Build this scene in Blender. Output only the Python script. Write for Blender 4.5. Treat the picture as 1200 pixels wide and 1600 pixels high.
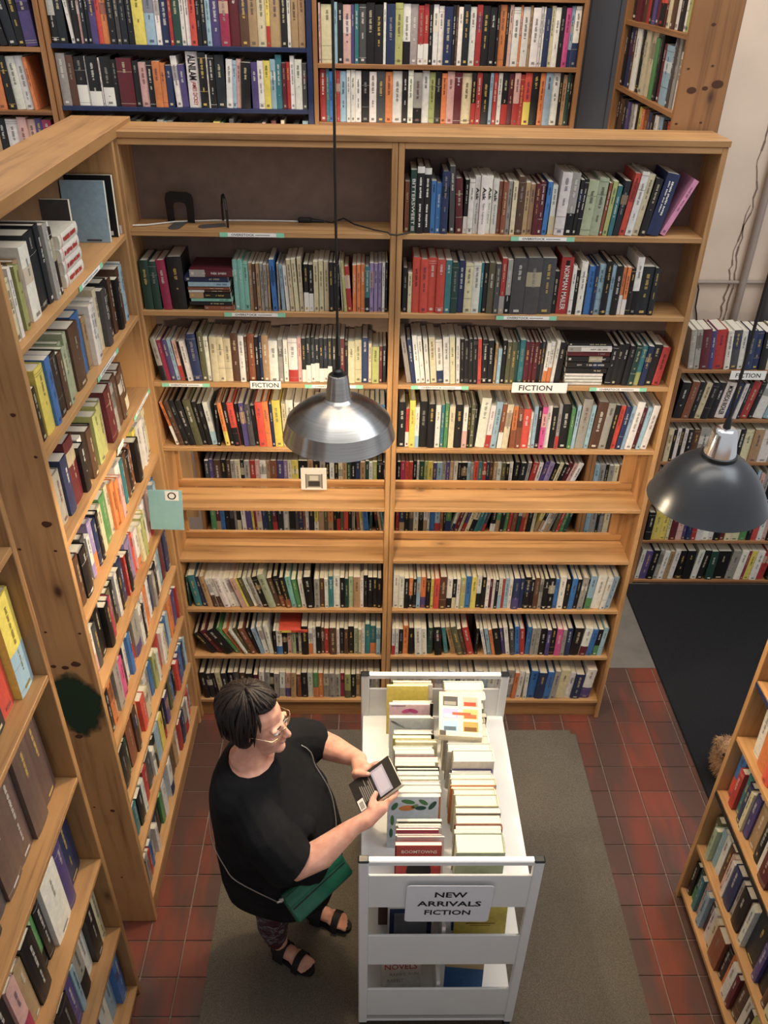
import bpy, bmesh, math, random, re
from mathutils import Vector, Matrix, Euler
for o in list(bpy.data.objects): bpy.data.objects.remove(o)
scene = bpy.context.scene
COL = scene.collection
R = math.radians

# ------------------------------------------------------------------ camera, world, light, exposure
CAM_LOC = Vector((0.8351, -2.9361, 3.2190))
YAW, PIT, ROL, FPX = R(1.3373), R(-33.7027), R(1.1677), 1293.8
_f = Vector((math.sin(YAW)*math.cos(PIT), math.cos(YAW)*math.cos(PIT), math.sin(PIT)))
_r = Vector((math.cos(YAW), -math.sin(YAW), 0)); _u = _r.cross(_f)
CR = math.cos(ROL)*_r + math.sin(ROL)*_u
CU = -math.sin(ROL)*_r + math.cos(ROL)*_u
cam_d = bpy.data.cameras.new('camera'); cam = bpy.data.objects.new('camera', cam_d); COL.objects.link(cam)
cam.matrix_world = Matrix(((CR.x, CU.x, -_f.x, CAM_LOC.x), (CR.y, CU.y, -_f.y, CAM_LOC.y), (CR.z, CU.z, -_f.z, CAM_LOC.z), (0, 0, 0, 1)))
cam_d.sensor_fit = 'VERTICAL'; cam_d.sensor_height = 36; cam_d.lens = FPX/1600*36
cam_d.clip_start = .05; cam_d.clip_end = 60
scene.camera = cam
def project(p):
    d = Vector(p)-CAM_LOC; w = d.dot(_f)
    if w < .05: return None
    return 600+FPX*d.dot(CR)/w, 800-FPX*d.dot(CU)/w

world = bpy.data.worlds.new('world'); scene.world = world; world.use_nodes = True
bg = world.node_tree.nodes['Background']; bg.inputs[0].default_value = (.93, .95, 1, 1); bg.inputs[1].default_value = .44

def area_light(name, loc, rot, size, sy, power, col):
    l = bpy.data.lights.new(name, 'AREA'); l.shape = 'RECTANGLE'; l.size = size; l.size_y = sy; l.energy = power; l.color = col
    o = bpy.data.objects.new(name, l); COL.objects.link(o); o.location = loc; o.rotation_euler = rot; return o
# the hall's ceiling lights and the daylight of the skylight above the gallery
area_light('ceiling_light', (1.2, -1.2, 5.6), (0, 0, 0), 3.0, 1.2, 46, (1, .95, .88))
area_light('skylight', (3.6, -.9, 5.2), (0, R(30), 0), 1.6, 2.2, 55, (.86, .93, 1))
area_light('aisle_light', (.8, .25, 4.7), (R(22), 0, 0), 2.2, .3, 30, (1, .82, .6))
area_light('rear_fill_light', (.95, .52, 2.5), (R(20), 0, 0), 1.6, .06, 20, (1, .84, .62))  # unseen light added behind the main case to brighten the rear books

vs = scene.view_settings
vs.view_transform = 'Standard'; vs.look = 'None'; vs.gamma = 1; vs.use_curve_mapping = False; vs.exposure = 0.38

# ------------------------------------------------------------------ helpers
def lin(h):
    if isinstance(h, str): h = int(h, 16)
    c = [((h >> s) & 255)/255 for s in (16, 8, 0)]
    return tuple(x/12.92 if x <= .04045 else ((x+.055)/1.055)**2.4 for x in c)
def tag(o, label=None, cat=None, group=None, kind=None):
    if label: o['label'] = label
    if cat: o['category'] = cat
    if group: o['group'] = group
    if kind: o['kind'] = kind
    return o
def empty(name, loc=(0, 0, 0)):
    o = bpy.data.objects.new(name, None); COL.objects.link(o); o.location = loc; o.empty_display_size = .05; return o
def parent(o, p):
    o.parent = p
    # every builder works in world coordinates, so undo the parent's own place
    o.matrix_parent_inverse = Matrix.Translation(p.location).inverted()
class MB:
    def __init__(s): s.v = []; s.f = []; s.c = []; s.m = []
    def add(s, vs_, fs, col=(1, 1, 1), mat=0, M=None):
        n = len(s.v)
        s.v += [tuple(M @ Vector(p)) for p in vs_] if M is not None else [tuple(p) for p in vs_]
        for f in fs: s.f.append([n+i for i in f]); s.c.append(col); s.m.append(mat)
    def box(s, a, b, col=(1, 1, 1), mat=0, M=None, faces='xXyYzZ'):
        x0, y0, z0 = a; x1, y1, z1 = b
        F = {'z': (0, 3, 2, 1), 'Z': (4, 5, 6, 7), 'y': (0, 1, 5, 4), 'Y': (2, 3, 7, 6), 'x': (3, 0, 4, 7), 'X': (1, 2, 6, 5)}
        s.add([(x0, y0, z0), (x1, y0, z0), (x1, y1, z0), (x0, y1, z0), (x0, y0, z1), (x1, y0, z1), (x1, y1, z1), (x0, y1, z1)],
              [F[k] for k in faces], col, mat, M)
    def bevbox(s, a, b, bv=.002, col=(1, 1, 1), mat=0, M=None):
        bm = bmesh.new(); bmesh.ops.create_cube(bm, size=1)
        for v in bm.verts: v.co = Vector([(a[i]+b[i])/2+v.co[i]*(b[i]-a[i]) for i in range(3)])
        bmesh.ops.bevel(bm, geom=list(bm.edges), offset=bv, segments=1, affect='EDGES')
        bm.verts.index_update()
        s.add([v.co.copy() for v in bm.verts], [[v.index for v in f.verts] for f in bm.faces], col, mat, M); bm.free()
    def quad(s, pts, col=(1, 1, 1), mat=0, M=None): s.add(pts, [tuple(range(len(pts)))], col, mat, M)
    def tube(s, pts, r, n=8, col=(1, 1, 1), mat=0, cap=True):
        pts = [Vector(p) for p in pts]; rs = r if isinstance(r, (list, tuple)) else [r]*len(pts)
        base = []; up = None
        for i, p in enumerate(pts):
            t = (pts[min(i+1, len(pts)-1)]-pts[max(i-1, 0)]).normalized()
            if up is None: up = t.orthogonal().normalized()
            up = (up-t*up.dot(t)); up = up.normalized() if up.length > 1e-6 else t.orthogonal().normalized()
            w = t.cross(up)
            base.append([p+(up*math.cos(2*math.pi*k/n)+w*math.sin(2*math.pi*k/n))*rs[i] for k in range(n)])
        vs_ = [v for ring in base for v in ring]; fs = []
        for i in range(len(pts)-1):
            for k in range(n): fs.append((i*n+k, i*n+(k+1) % n, (i+1)*n+(k+1) % n, (i+1)*n+k))
        if cap: fs += [tuple(range(n-1, -1, -1)), tuple((len(pts)-1)*n+k for k in range(n))]
        s.add(vs_, fs, col, mat)
    def lathe(s, prof, c, n=48, col=(1, 1, 1), mat=0):
        vs_ = [(c[0]+r*math.cos(2*math.pi*k/n), c[1]+r*math.sin(2*math.pi*k/n), c[2]+z) for r, z in prof for k in range(n)]
        fs = [(i*n+k, i*n+(k+1) % n, (i+1)*n+(k+1) % n, (i+1)*n+k) for i in range(len(prof)-1) for k in range(n)]
        s.add(vs_, fs, col, mat)
    def loft(s, rings, col=(1, 1, 1), mat=0, cap=True):
        n = len(rings[0]); vs_ = [p for r in rings for p in r]
        fs = [(i*n+k, i*n+(k+1) % n, (i+1)*n+(k+1) % n, (i+1)*n+k) for i in range(len(rings)-1) for k in range(n)]
        if cap: fs += [tuple(range(n-1, -1, -1)), tuple((len(rings)-1)*n+k for k in range(n))]
        s.add(vs_, fs, col, mat)
    def mesh(s, name, mats, smooth=False, color=True):
        me = bpy.data.meshes.new(name); me.from_pydata(s.v, [], s.f)
        for m in (mats if isinstance(mats, (list, tuple)) else [mats]): me.materials.append(m)
        me.polygons.foreach_set('material_index', s.m)
        if color:
            ca = me.color_attributes.new('Col', 'FLOAT_COLOR', 'CORNER'); buf = []
            for f, c in zip(s.f, s.c): buf += [c[0], c[1], c[2], 1.0]*len(f)
            ca.data.foreach_set('color', buf)
        if smooth: me.polygons.foreach_set('use_smooth', [True]*len(s.f))
        me.update(); return me
    def build(s, name, mats, par=None, smooth=False, color=False):
        o = bpy.data.objects.new(name, s.mesh(name, mats, smooth, color)); COL.objects.link(o)
        if par is not None: parent(o, par)
        return o
def mbox(name, a, b, mat, par=None, bv=0):
    m = MB(); m.bevbox(a, b, bv) if bv else m.box(a, b); return m.build(name, mat, par)
def auto_smooth(o, deg=40):
    me = o.data; me.polygons.foreach_set('use_smooth', [True]*len(me.polygons))
    try: me.set_sharp_from_angle(angle=R(deg))
    except Exception: pass
    return o
_tc = {}
def text_geo(t, bold=0.0):
    k = (t, bold)
    if k not in _tc:
        cu = bpy.data.curves.new('t', 'FONT'); cu.body = t; cu.size = 1; cu.align_x = 'CENTER'; cu.align_y = 'CENTER'; cu.resolution_u = 2; cu.offset = bold
        ob = bpy.data.objects.new('t', cu); me = bpy.data.meshes.new_from_object(ob)
        v = [x.co.copy() for x in me.vertices]; f = [tuple(p.vertices) for p in me.polygons]
        bpy.data.objects.remove(ob); bpy.data.curves.remove(cu); bpy.data.meshes.remove(me)
        xs = [p.x for p in v]; ys = [p.y for p in v]; cx, cy = (min(xs)+max(xs))/2, (min(ys)+max(ys))/2
        w, h = max(xs)-min(xs), max(ys)-min(ys)
        _tc[k] = ([((p.x-cx)/w, (p.y-cy)/h) for p in v], f)
    return _tc[k]
def put_text(mb, t, M, cx, cy, w, h, col=(0, 0, 0), mat=0, off=.0006, bold=0.0, shear=0.0):
    "text in the local xy plane of M, facing local +z, filling w x h about (cx, cy)"
    v, f = text_geo(t, bold)
    mb.add([(cx+x*w+y*h*shear, cy+y*h, off) for x, y in v], f, col, mat, M)

# ------------------------------------------------------------------ materials
MAT = {}
def nmat(name, rough=.6, metal=0.0, spec=.4):
    m = bpy.data.materials.new(name); m.use_nodes = True; nt = m.node_tree
    b = nt.nodes['Principled BSDF']; b.inputs['Roughness'].default_value = rough; b.inputs['Metallic'].default_value = metal
    b.inputs['Specular IOR Level'].default_value = spec; MAT[name] = m; return m, nt, b
def N(nt, t, **k):
    n = nt.nodes.new(t)
    for a, v in k.items(): setattr(n, a, v)
    return n
def coords(nt, scale=(1, 1, 1), kind='Object'):
    tc = N(nt, 'ShaderNodeTexCoord'); mp = N(nt, 'ShaderNodeMapping'); mp.inputs['Scale'].default_value = scale
    nt.links.new(tc.outputs[kind], mp.inputs[0]); return mp.outputs[0]
def noise(nt, vec, scale, detail=3, rough=.55, dist=0):
    n = N(nt, 'ShaderNodeTexNoise'); n.inputs['Scale'].default_value = scale; n.inputs['Detail'].default_value = detail
    n.inputs['Roughness'].default_value = rough; n.inputs['Distortion'].default_value = dist; nt.links.new(vec, n.inputs['Vector']); return n.outputs['Fac']
def ramp(nt, fac, stops):
    r = N(nt, 'ShaderNodeValToRGB'); el = r.color_ramp.elements
    while len(el) < len(stops): el.new(.5)
    for e, (p, c) in zip(el, stops): e.position = p; e.color = (*c, 1)
    nt.links.new(fac, r.inputs[0]); return r.outputs[0]
def mix(nt, fac, a, b, mode='MIX'):
    m = N(nt, 'ShaderNodeMix', data_type='RGBA', blend_type=mode)
    for i, x in ((0, fac), (6, a), (7, b)):
        if isinstance(x, (int, float)): m.inputs[i].default_value = x
        elif isinstance(x, tuple): m.inputs[i].default_value = (*x[:3], 1)
        else: nt.links.new(x, m.inputs[i])
    return m.outputs[2]
def bump(nt, b, h, strength=.2, dist=.002):
    n = N(nt, 'ShaderNodeBump'); n.inputs['Strength'].default_value = strength; n.inputs['Distance'].default_value = dist
    nt.links.new(h, n.inputs['Height']); nt.links.new(n.outputs[0], b.inputs['Normal'])
def plain(name, h, rough=.6, metal=0.0, var=.12, scale=40, spec=.4, bmp=0.0):
    m, nt, b = nmat(name, rough, metal, spec); c = lin(h)
    n = noise(nt, coords(nt), scale, 4)
    nt.links.new(ramp(nt, n, [(.25, tuple(x*(1-var) for x in c)), (.75, tuple(min(1, x*(1+var)) for x in c))]), b.inputs['Base Color'])
    if bmp: bump(nt, b, n, bmp)
    return m
def pine(name, a, bcol, axis, dark, knots=True, rough=.5):
    m, nt, b = nmat(name, rough); st = [26.0]*3; st[axis] = 1.3
    v = coords(nt, tuple(st)); g = noise(nt, v, 1.0, 5, .62, .6)
    colr = ramp(nt, g, [(.28, lin(bcol)), (.5, lin(a)), (.72, tuple(x*1.1 for x in lin(a)))])
    big = noise(nt, coords(nt), 2.2, 3); colr = mix(nt, big, colr, tuple(x*.93 for x in lin(bcol)), 'MIX') if False else colr
    tone = ramp(nt, big, [(.3, (.80, .76, .70)), (.7, (1.05, 1.03, 1.0))]); colr = mix(nt, 1.0, colr, tone, 'MULTIPLY')
    if knots:
        ks = [6.0]*3; ks[axis] = 3.2
        vo = N(nt, 'ShaderNodeTexVoronoi'); vo.inputs['Scale'].default_value = 1.0; vo.inputs['Randomness'].default_value = 1
        nt.links.new(coords(nt, tuple(ks)), vo.inputs['Vector'])
        kf = ramp(nt, vo.outputs['Distance'], [(.045, (1, 1, 1)), (.10, (.25, .25, .25)), (.2, (0, 0, 0))])
        colr = mix(nt, kf, colr, lin(dark))
    nt.links.new(colr, b.inputs['Base Color']); bump(nt, b, g, .12, .001); return m
AX = 'XYZ'
for ax in range(3):
    pine('pine_'+AX[ax], 'b98f60', '8b623c', ax, '4a2a18')          # honey pine of the tall cases
    pine('old_pine_'+AX[ax], 'a67e52', '785437', ax, '3c2516')      # greyed, older boards
    pine('rear_pine_'+AX[ax], '9c7048', '70482c', ax, '41281a')     # browner boards at the rear
plain('back_board', '7a665b', .8, var=.16, scale=18)
plain('hardboard', '7a5a3c', .75, var=.12, scale=14)
plain('blue_paint', '1f2a4c', .45, var=.2, scale=30)
plain('plaster', 'd8c3ae', .85, var=.1, scale=3.0, bmp=.1)
plain('column_paint', '4c4c50', .5, var=.08, scale=4)
plain('pipe_paint', '9a8b80', .5, var=.08, scale=8)
plain('cable_black', '1b1917', .5)
plain('cable_white', 'd6d2c8', .5)
plain('mortar', '8d7d6f', .9, var=.15, scale=60)
plain('concrete', '6d675f', .85, var=.14, scale=9)
plain('page', 'e9e0c6', .8, var=.1, scale=120)
plain('paper_white', 'eeece6', .6, var=.03, scale=30)
plain('ink', '17171a', .6, var=.1)
plain('mint_tape', '8fd0ae', .5, var=.06)
plain('cart_paint', 'e2e3e1', .38, var=.03, scale=10)
plain('black_plastic', '1a1c1d', .4)
plain('black_metal', '141416', .45, var=.2)
plain('card_teal', '8bb4b8', .6, var=.05)
plain('green_paint', '1f3a1f', .7, var=.2, scale=20)
# book cover: colour from the mesh, print and rubbing on top
m, nt, b = nmat('cover', .42, 0, .45)
at = N(nt, 'ShaderNodeAttribute'); at.attribute_name = 'Col'
nz = noise(nt, coords(nt), 60, 4); rub = ramp(nt, nz, [(.3, (.86, .86, .86)), (.7, (1.08, 1.07, 1.06))])
nt.links.new(mix(nt, 1.0, at.outputs['Color'], rub, 'MULTIPLY'), b.inputs['Base Color'])
m, nt, b = nmat('painted', .6, 0, .3)
at = N(nt, 'ShaderNodeAttribute'); at.attribute_name = 'Col'; nt.links.new(at.outputs['Color'], b.inputs['Base Color'])
# page block: fine leaf lines
m, nt, b = nmat('pages', .85, 0, .2)
nz = noise(nt, coords(nt, (700, 700, 3)), 1, 2)
nt.links.new(ramp(nt, nz, [(.3, lin('d2c8ac')), (.7, lin('f4eede'))]), b.inputs['Base Color'])
# quarry tile: each tile differs a little, with grey scuffs
m, nt, b = nmat('quarry_tile', .42, 0, .4)
oi = N(nt, 'ShaderNodeObjectInfo'); t1 = ramp(nt, oi.outputs['Random'], [(0, lin('6a3527')), (.5, lin('7c3f2e')), (1, lin('72392b'))])
gn = noise(nt, coords(nt, (1, 1, 1), 'Object'), 1, 2)
geo = N(nt, 'ShaderNodeNewGeometry'); mp = N(nt, 'ShaderNodeMapping'); mp.inputs['Scale'].default_value = (5.5, 1.3, 1); nt.links.new(geo.outputs['Position'], mp.inputs[0])
sc = noise(nt, mp.outputs[0], 1, 3); sf = ramp(nt, sc, [(.40, (0, 0, 0)), (.56, (.9, .9, .9))])
nt.links.new(mix(nt, sf, t1, lin('4c3a33')), b.inputs['Base Color']); bump(nt, b, noise(nt, mp.outputs[0], 30, 4), .1)
# rubber-backed mats
m, nt, b = nmat('grey_mat', .95, 0, .15); nz = noise(nt, coords(nt), 260, 2); n2 = noise(nt, coords(nt), 2.5, 3)
c0 = ramp(nt, nz, [(.3, lin('565047')), (.7, lin('736b5f'))]); nt.links.new(mix(nt, 1.0, c0, ramp(nt, n2, [(.3, (.9, .9, .88)), (.7, (1.06, 1.05, 1.04))]), 'MULTIPLY'), b.inputs['Base Color']); bump(nt, b, nz, .4)
m, nt, b = nmat('black_mat', .95, 0, .12); nz = noise(nt, coords(nt), 240, 2)
nt.links.new(ramp(nt, nz, [(.3, lin('18181a')), (.7, lin('2a2a2c'))]), b.inputs['Base Color']); bump(nt, b, nz, .5)
# lamp metals
m, nt, b = nmat('brushed_steel', .3, 1.0, .5); nz = noise(nt, coords(nt, (6, 6, 300)), 1, 2)
nt.links.new(ramp(nt, nz, [(.3, (.36, .355, .34)), (.7, (.46, .45, .435))]), b.inputs['Base Color']); b.inputs['Anisotropic'].default_value = .85; b.inputs['Anisotropic Rotation'].default_value = .25; tg = N(nt, 'ShaderNodeTangent'); tg.direction_type = 'RADIAL'; tg.axis = 'Z'; nt.links.new(tg.outputs[0], b.inputs['Tangent'])
m, nt, b = nmat('chrome', .18, 1.0, .5); b.inputs['Base Color'].default_value = (.75, .75, .76, 1)
plain('black_enamel', '2a2c30', .3, var=.08, scale=30, spec=.6)
plain('lamp_inside', 'efeadb', .5, var=.03)
m, nt, b = nmat('bulb_glow', .4); b.inputs['Base Color'].default_value = (1, .9, .75, 1); b.inputs['Emission Color'].default_value = (1, .78, .5, 1); b.inputs['Emission Strength'].default_value = 12

# ------------------------------------------------------------------ dimensions
XM, XR = .9273, 2.0226
LV = dict(S1=2.4239, S2=2.136, S3=1.8515, S4=1.5669, S5=1.2779, S6=1.0014, S7=.7131, S8=.4205, S9=.1241)
BT = .018                    # board thickness
DEP = .168                   # depth of the main case
YF = 1.10                    # front plane of the shelving along the rear wall

# ------------------------------------------------------------------ the setting: floor, tiles, walls
fl = mbox('floor', (-1.6, -3.2, -.06), (4.2, 1.6, -.006), MAT['mortar']); tag(fl, 'red quarry tile shop floor with pale joints', kind='structure')
TX, TY, TS = .128, -.027, .1421
tm = MB(); tm.bevbox((-.0685, -.0685, -.006), (.0685, .0685, 0), .0015); tile_me = tm.mesh('tile', MAT['quarry_tile'], color=False)
for i in range(-4, 18):
    for j in range(-12, 6):
        cx, cy = TX+(i+.5)*TS, TY+(j+.5)*.1411
        if .30 < cx < 1.80 and -2.2 < cy < -.17: continue           # wholly under the grey mat
        if cx > 2.53 or cy < -1.75 or (cx < 0 and cy > -1.0) or (cx > 2.2 and cy < -1.05) or (cx < 0 and cy < -1.42): continue
        if cy > .13 and cx < 1.96: continue
        if cy > .42: continue
        o = bpy.data.objects.new('tile', tile_me); COL.objects.link(o); o.location = (cx, cy, -.0005*((i*7+j*3) % 3)); o.parent = fl
wb = mbox('wall_back', (-1.4, YF+.36, 0), (4.0, YF+.46, 4.0), MAT['plaster']); tag(wb, 'cream plaster wall with pipes and cracks', kind='structure')
gs = mbox('ceiling', (-1.6, -4.6, 1.52), (4.2, -2.46, 1.66), MAT['old_pine_X']); tag(gs, 'wooden gallery floor over the near end of the shop', kind='structure')
# grey floor strip behind the main case
cf = mbox('trim_1', (1.2, .36, -.006), (2.6, YF+.2, .0015), MAT['concrete']); tag(cf, 'worn grey floor patch beside the black mat', kind='structure')
# crack in the plaster: a real groove of jagged dark slivers
YW = YF+.36
m_ = MB(); rnd = random.Random(5)
for zx in ((2.775, 2.72, 1.45), (2.79, 2.2, 1.45)):
    x, z = zx[0], zx[1]
    while z > zx[2]:
        x2, z2 = x+rnd.uniform(-.012, .012), z-rnd.uniform(.02, .05); w = rnd.uniform(.002, .006)
        m_.add([(x-w, YW-.0015, z), (x+w, YW-.0015, z), (x2+w, YW-.0015, z2), (x2-w, YW-.0015, z2)], [(3, 2, 1, 0)]); x, z = x2, z2
crack = m_.build('plaster_crack', plain('crack_dark', '7d695c', .9), wb); crack['label'] = 'jagged dark crack in the plaster'; crack['kind'] = 'stuff'
# trunking and pipes on the wall
def pipe(name, pts, r, mat, label, cat='pipe', group=None, n=10):
    m = MB(); m.tube(pts, r, n); o = m.build(name, MAT[mat]); auto_smooth(o); return tag(o, label, cat, group)
pipe('wall_pipe', [(2.52, YW-.014, 1.80), (3.02, YW-.014, 1.805)], .010, 'pipe_paint', 'thin horizontal pipe on the plaster wall above the rear books')
pipe('wall_pipe', [(2.845, YW-.022, 1.40), (2.845, YW-.022, 3.4)], .020, 'pipe_paint', 'pale vertical pipe on the plaster wall beside the crack')
pipe('wall_pipe', [(3.00, YW-.06, 1.20), (3.00, YW-.06, 3.4)], .034, 'column_paint', 'thick dark vertical pipe at the right edge of the plaster wall')
pipe('wall_cable', [(2.032, .10, 2.44), (2.08, .35, 2.38), (2.42, YW-.03, 2.3), (2.575, YW-.01, 2.05), (2.60, YW-.01, 1.92), (2.59, YW-.03, 1.82), (2.62, YW-.01, 1.76), (2.625, YW-.01, 1.66), (2.64, YW-.01, 1.62), (2.66, YW-.01, 1.54)], .004, 'cable_black', 'black cable wriggling down the plaster wall behind the main bookcase', 'cable', n=6)
m_ = MB(); m_.bevbox((1.70, YF+.205, .0), (2.04, YF+.35, 3.9), .006); m_.box((1.80, YF+.20, .0), (1.83, YF+.205, 3.9)); m_.box((1.93, YF+.20, .0), (1.96, YF+.205, 3.9))
col_o = m_.build('steel_column', MAT['column_paint']); tag(col_o, 'dark grey steel column between the rear shelving units', 'column')

# ------------------------------------------------------------------ mats
def mat_thing(name, x0, y0, x1, y1, t, mat, label):
    bm = bmesh.new(); bmesh.ops.create_cube(bm, size=1)
    for v in bm.verts: v.co = Vector(((x0+x1)/2+v.co.x*(x1-x0), (y0+y1)/2+v.co.y*(y1-y0), t/2+v.co.z*t+.0006))
    bmesh.ops.bevel(bm, geom=[e for e in bm.edges if abs(e.verts[0].co.z-e.verts[1].co.z) > t*.5], offset=.025, segments=4, affect='EDGES')
    bmesh.ops.bevel(bm, geom=[e for e in bm.edges if e.verts[0].co.z > t*.9 and e.verts[1].co.z > t*.9], offset=t*.6, segments=2, affect='EDGES')
    me = bpy.data.meshes.new(name); bm.to_mesh(me); bm.free(); me.materials.append(MAT[mat])
    o = bpy.data.objects.new(name, me); COL.objects.link(o); return tag(o, label, 'mat')
mat_thing('floor_mat', .235, -2.4, 1.885, -.085, .006, 'grey_mat', 'large grey floor mat under the book cart and the reader')
mat_thing('floor_mat', 2.425, -2.2, 3.6, YF-.005, .008, 'black_mat', 'long black floor mat along the aisle at the right')

# ------------------------------------------------------------------ bookcases
def case_x(name, label, x0, x1, y0, dep, z0, z1, levels, divs=(), wood='pine', lip=0, backs=(), topz=None, upt=.02, shelf_mat=None):
    "case whose shelves run along X, front plane at y0, facing -Y"
    t = empty(name, ((x0+x1)/2, y0, z0)); tag(t, label, 'bookcase')
    xs = [x0]+list(divs)+[x1]
    for k, x in enumerate(xs):
        if k == 0: mbox('upright', (x, y0, z0), (x+upt, y0+dep, z1), MAT[wood+'_Z'], t, .0015)
        elif k == len(xs)-1: mbox('upright', (x-upt, y0, z0), (x, y0+dep, z1), MAT[wood+'_Z'], t, .0015)
        else:
            mbox('upright', (x-upt-.001, y0, z0), (x-.001, y0+dep, z1), MAT[wood+'_Z'], t, .0015)
            mbox('upright', (x+.001, y0, z0), (x+upt+.001, y0+dep, z1), MAT[wood+'_Z'], t, .0015)
    for k in range(len(xs)-1):
        a = xs[k]+upt+(.001 if k else 0); b_ = xs[k+1]-upt-(.001 if k < len(xs)-2 else 0)
        for z in levels: mbox('shelf', (a, y0+.001, z-BT), (b_, y0+dep-.004, z), MAT[shelf_mat or wood+'_X'], t, .0012)
    for za, zb in backs: mbox('back_panel', (x0+.004, y0+dep-.003, za), (x1-.004, y0+dep+.003, zb), MAT['back_board'], t)
    return t
def case_y(name, label, xf, y0, y1, dep, z0, z1, levels, face, wood='pine', upt=.022, backm='hardboard'):
    "case whose shelves run along Y, front plane x = xf, facing +X (face=1) or -X (face=-1)"
    t = empty(name, (xf, (y0+y1)/2, z0)); tag(t, label, 'bookcase')
    xa, xb = (xf-dep, xf) if face > 0 else (xf, xf+dep)
    for a, b_ in ((y0, y0+upt), (y1-upt, y1)): mbox('upright', (xa, a, z0), (xb, b_, z1), MAT[wood+'_Z'], t, .0015)
    for z in levels: mbox('shelf', (xa+.004, y0+upt, z-BT), (xb-.001, y1-upt, z), MAT[wood+'_Y'], t, .0012)
    xo = xa if face > 0 else xb
    mbox('back_panel', (xo-.003, y0+.004, z0+.01), (xo+.003, y1-.004, z1-.004), MAT[backm], t)
    return t
main = case_x('bookcase', 'tall pine main bookcase in two bays facing the gallery, middle of the picture', -.015, XR, 0, DEP, 0, 2.7195, list(LV.values()), (XM,), backs=((1.56, 2.7), (.02, 1.0)))
for a, b_ in ((.005, XM-.021), (XM+.021, XR-.02)):
    mbox('lip_board', (a, .0, 2.70), (b_, .02, 2.72), MAT['pine_X'], main, .0015)
    for L in ('S5', 'S6'): mbox('back_rail', (a, DEP-.004, LV[L]), (b_, DEP+.014, LV[L]+.034), MAT['pine_X'], main, .0015)
    mbox('plinth', (a, .02, 0), (b_, .036, LV['S9']-BT), MAT['old_pine_X'], main, .001)
mbox('rear_stile', (XR-.075, DEP+.002, .9), (XR-.0, DEP+.02, 1.56), MAT['pine_Z'], main, .0015)
mbox('rear_stile', (-.015, DEP+.002, .9), (.02, DEP+.02, 1.56), MAT['pine_Z'], main, .0015)
tp = mbox('top_board', (.006, -.004, 2.7205), (XR+.004, DEP+.02, 2.742), MAT['old_pine_X'], main, .002)
for L in ('S1', 'S2', 'S3', 'S4', 'S5', 'S6'):            # sagging front battens seen as a thicker lit edge
    pass
left = case_y('bookcase', 'tall pine bookcase along the left with wooden end panel', 0, -1.076, -.022, .17, 0, 2.72, list(LV.values()), 1)
mbox('top_board', (-.195, -1.30, 2.7205), (.008, .195, 2.757), MAT['old_pine_Y'], left, .002)
mbox('plinth', (-.03, -1.054, 0), (-.012, -.044, LV['S9']-BT), MAT['old_pine_Y'], left, .001)
# dark knots and nail heads on the end panel
m_ = MB(); rnd = random.Random(3)
for x, z, r in ((-.150, 1.935, .010), (-.035, 1.93, .011), (-.128, 1.845, .004), (-.03, 1.84, .004), (-.12, 1.54, .004), (-.02, 1.535, .004), (-.125, 1.40, .007), (-.09, 1.395, .009), (-.055, 1.41, .012), (-.105, 1.085, .010), (-.06, .70, .007), (-.12, .72, .004), (-.05, 2.26, .006), (-.09, .30, .004), (-.02, 2.14, .004)):
    k = 10; m_.add([(x+r*1.3*math.cos(2*math.pi*i/k)*rnd.uniform(.8, 1.1), -1.0768, z+r*math.sin(2*math.pi*i/k)*rnd.uniform(.8, 1.1)) for i in range(k)], [tuple(range(k))])
kn = m_.build('knot', MAT['pine_dark'] if 'pine_dark' in MAT else plain('pine_dark', '4a2a18', .7), left); kn['label'] = 'dark knots and nail heads on the end panel'; kn['kind'] = 'stuff'
m, nt, b = nmat('green_stain', .8); b.inputs['Base Color'].default_value = (*lin('16301a'), 1)
tc = N(nt, 'ShaderNodeTexCoord'); mpg = N(nt, 'ShaderNodeMapping'); mpg.inputs['Location'].default_value = (.58, 0, -5.42); mpg.inputs['Scale'].default_value = (7.2, 0, 4.4); nt.links.new(tc.outputs['Object'], mpg.inputs[0])
ln = N(nt, 'ShaderNodeVectorMath', operation='LENGTH'); nt.links.new(mpg.outputs[0], ln.inputs[0])
ad = N(nt, 'ShaderNodeMath', operation='ADD'); nt.links.new(ln.outputs['Value'], ad.inputs[0]); ns = N(nt, 'ShaderNodeMath', operation='MULTIPLY'); nt.links.new(noise(nt, coords(nt), 14, 3), ns.inputs[0]); ns.inputs[1].default_value = .7; nt.links.new(ns.outputs[0], ad.inputs[1])
al = ramp(nt, ad.outputs[0], [(.80, (1, 1, 1)), (1.0, (0, 0, 0))]); nt.links.new(al, b.inputs['Alpha'])
bm_ = MB(); bm_.add([(-.165, -1.0772, 1.05), (-.002, -1.0772, 1.05), (-.002, -1.0772, 1.42), (-.165, -1.0772, 1.42)], [(0, 1, 2, 3)])
gp = bm_.build('paint_patch', MAT['green_stain'], left); gp['label'] = 'dark green painted stain on the end panel'
near = case_y('bookcase', 'deep bookcase of large old volumes nearest the camera at lower left', 0, -2.42, -1.335, .27, -.0, 2.55, [2.06, 1.645, 1.235, .84, .45, .06], 1, 'old_pine')
right = case_y('bookcase', 'low pine bookcase at lower right beside the black mat', 2.128, -2.42, -.955, .25, 0, 1.50, [.07, .36, .69, .98, 1.25], -1)
mbox('top_board', (2.118, -2.44, 1.5), (2.39, -.945, 1.518), MAT['pine_Y'], right, .002)
for z in (.69,): mbox('edge_strip', (2.1265, -2.39, z-BT-.004), (2.1285, -.98, z-.003), MAT['black_plastic'], right)  # black strip stands in for the shadow gap under this shelf's front edge
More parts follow.
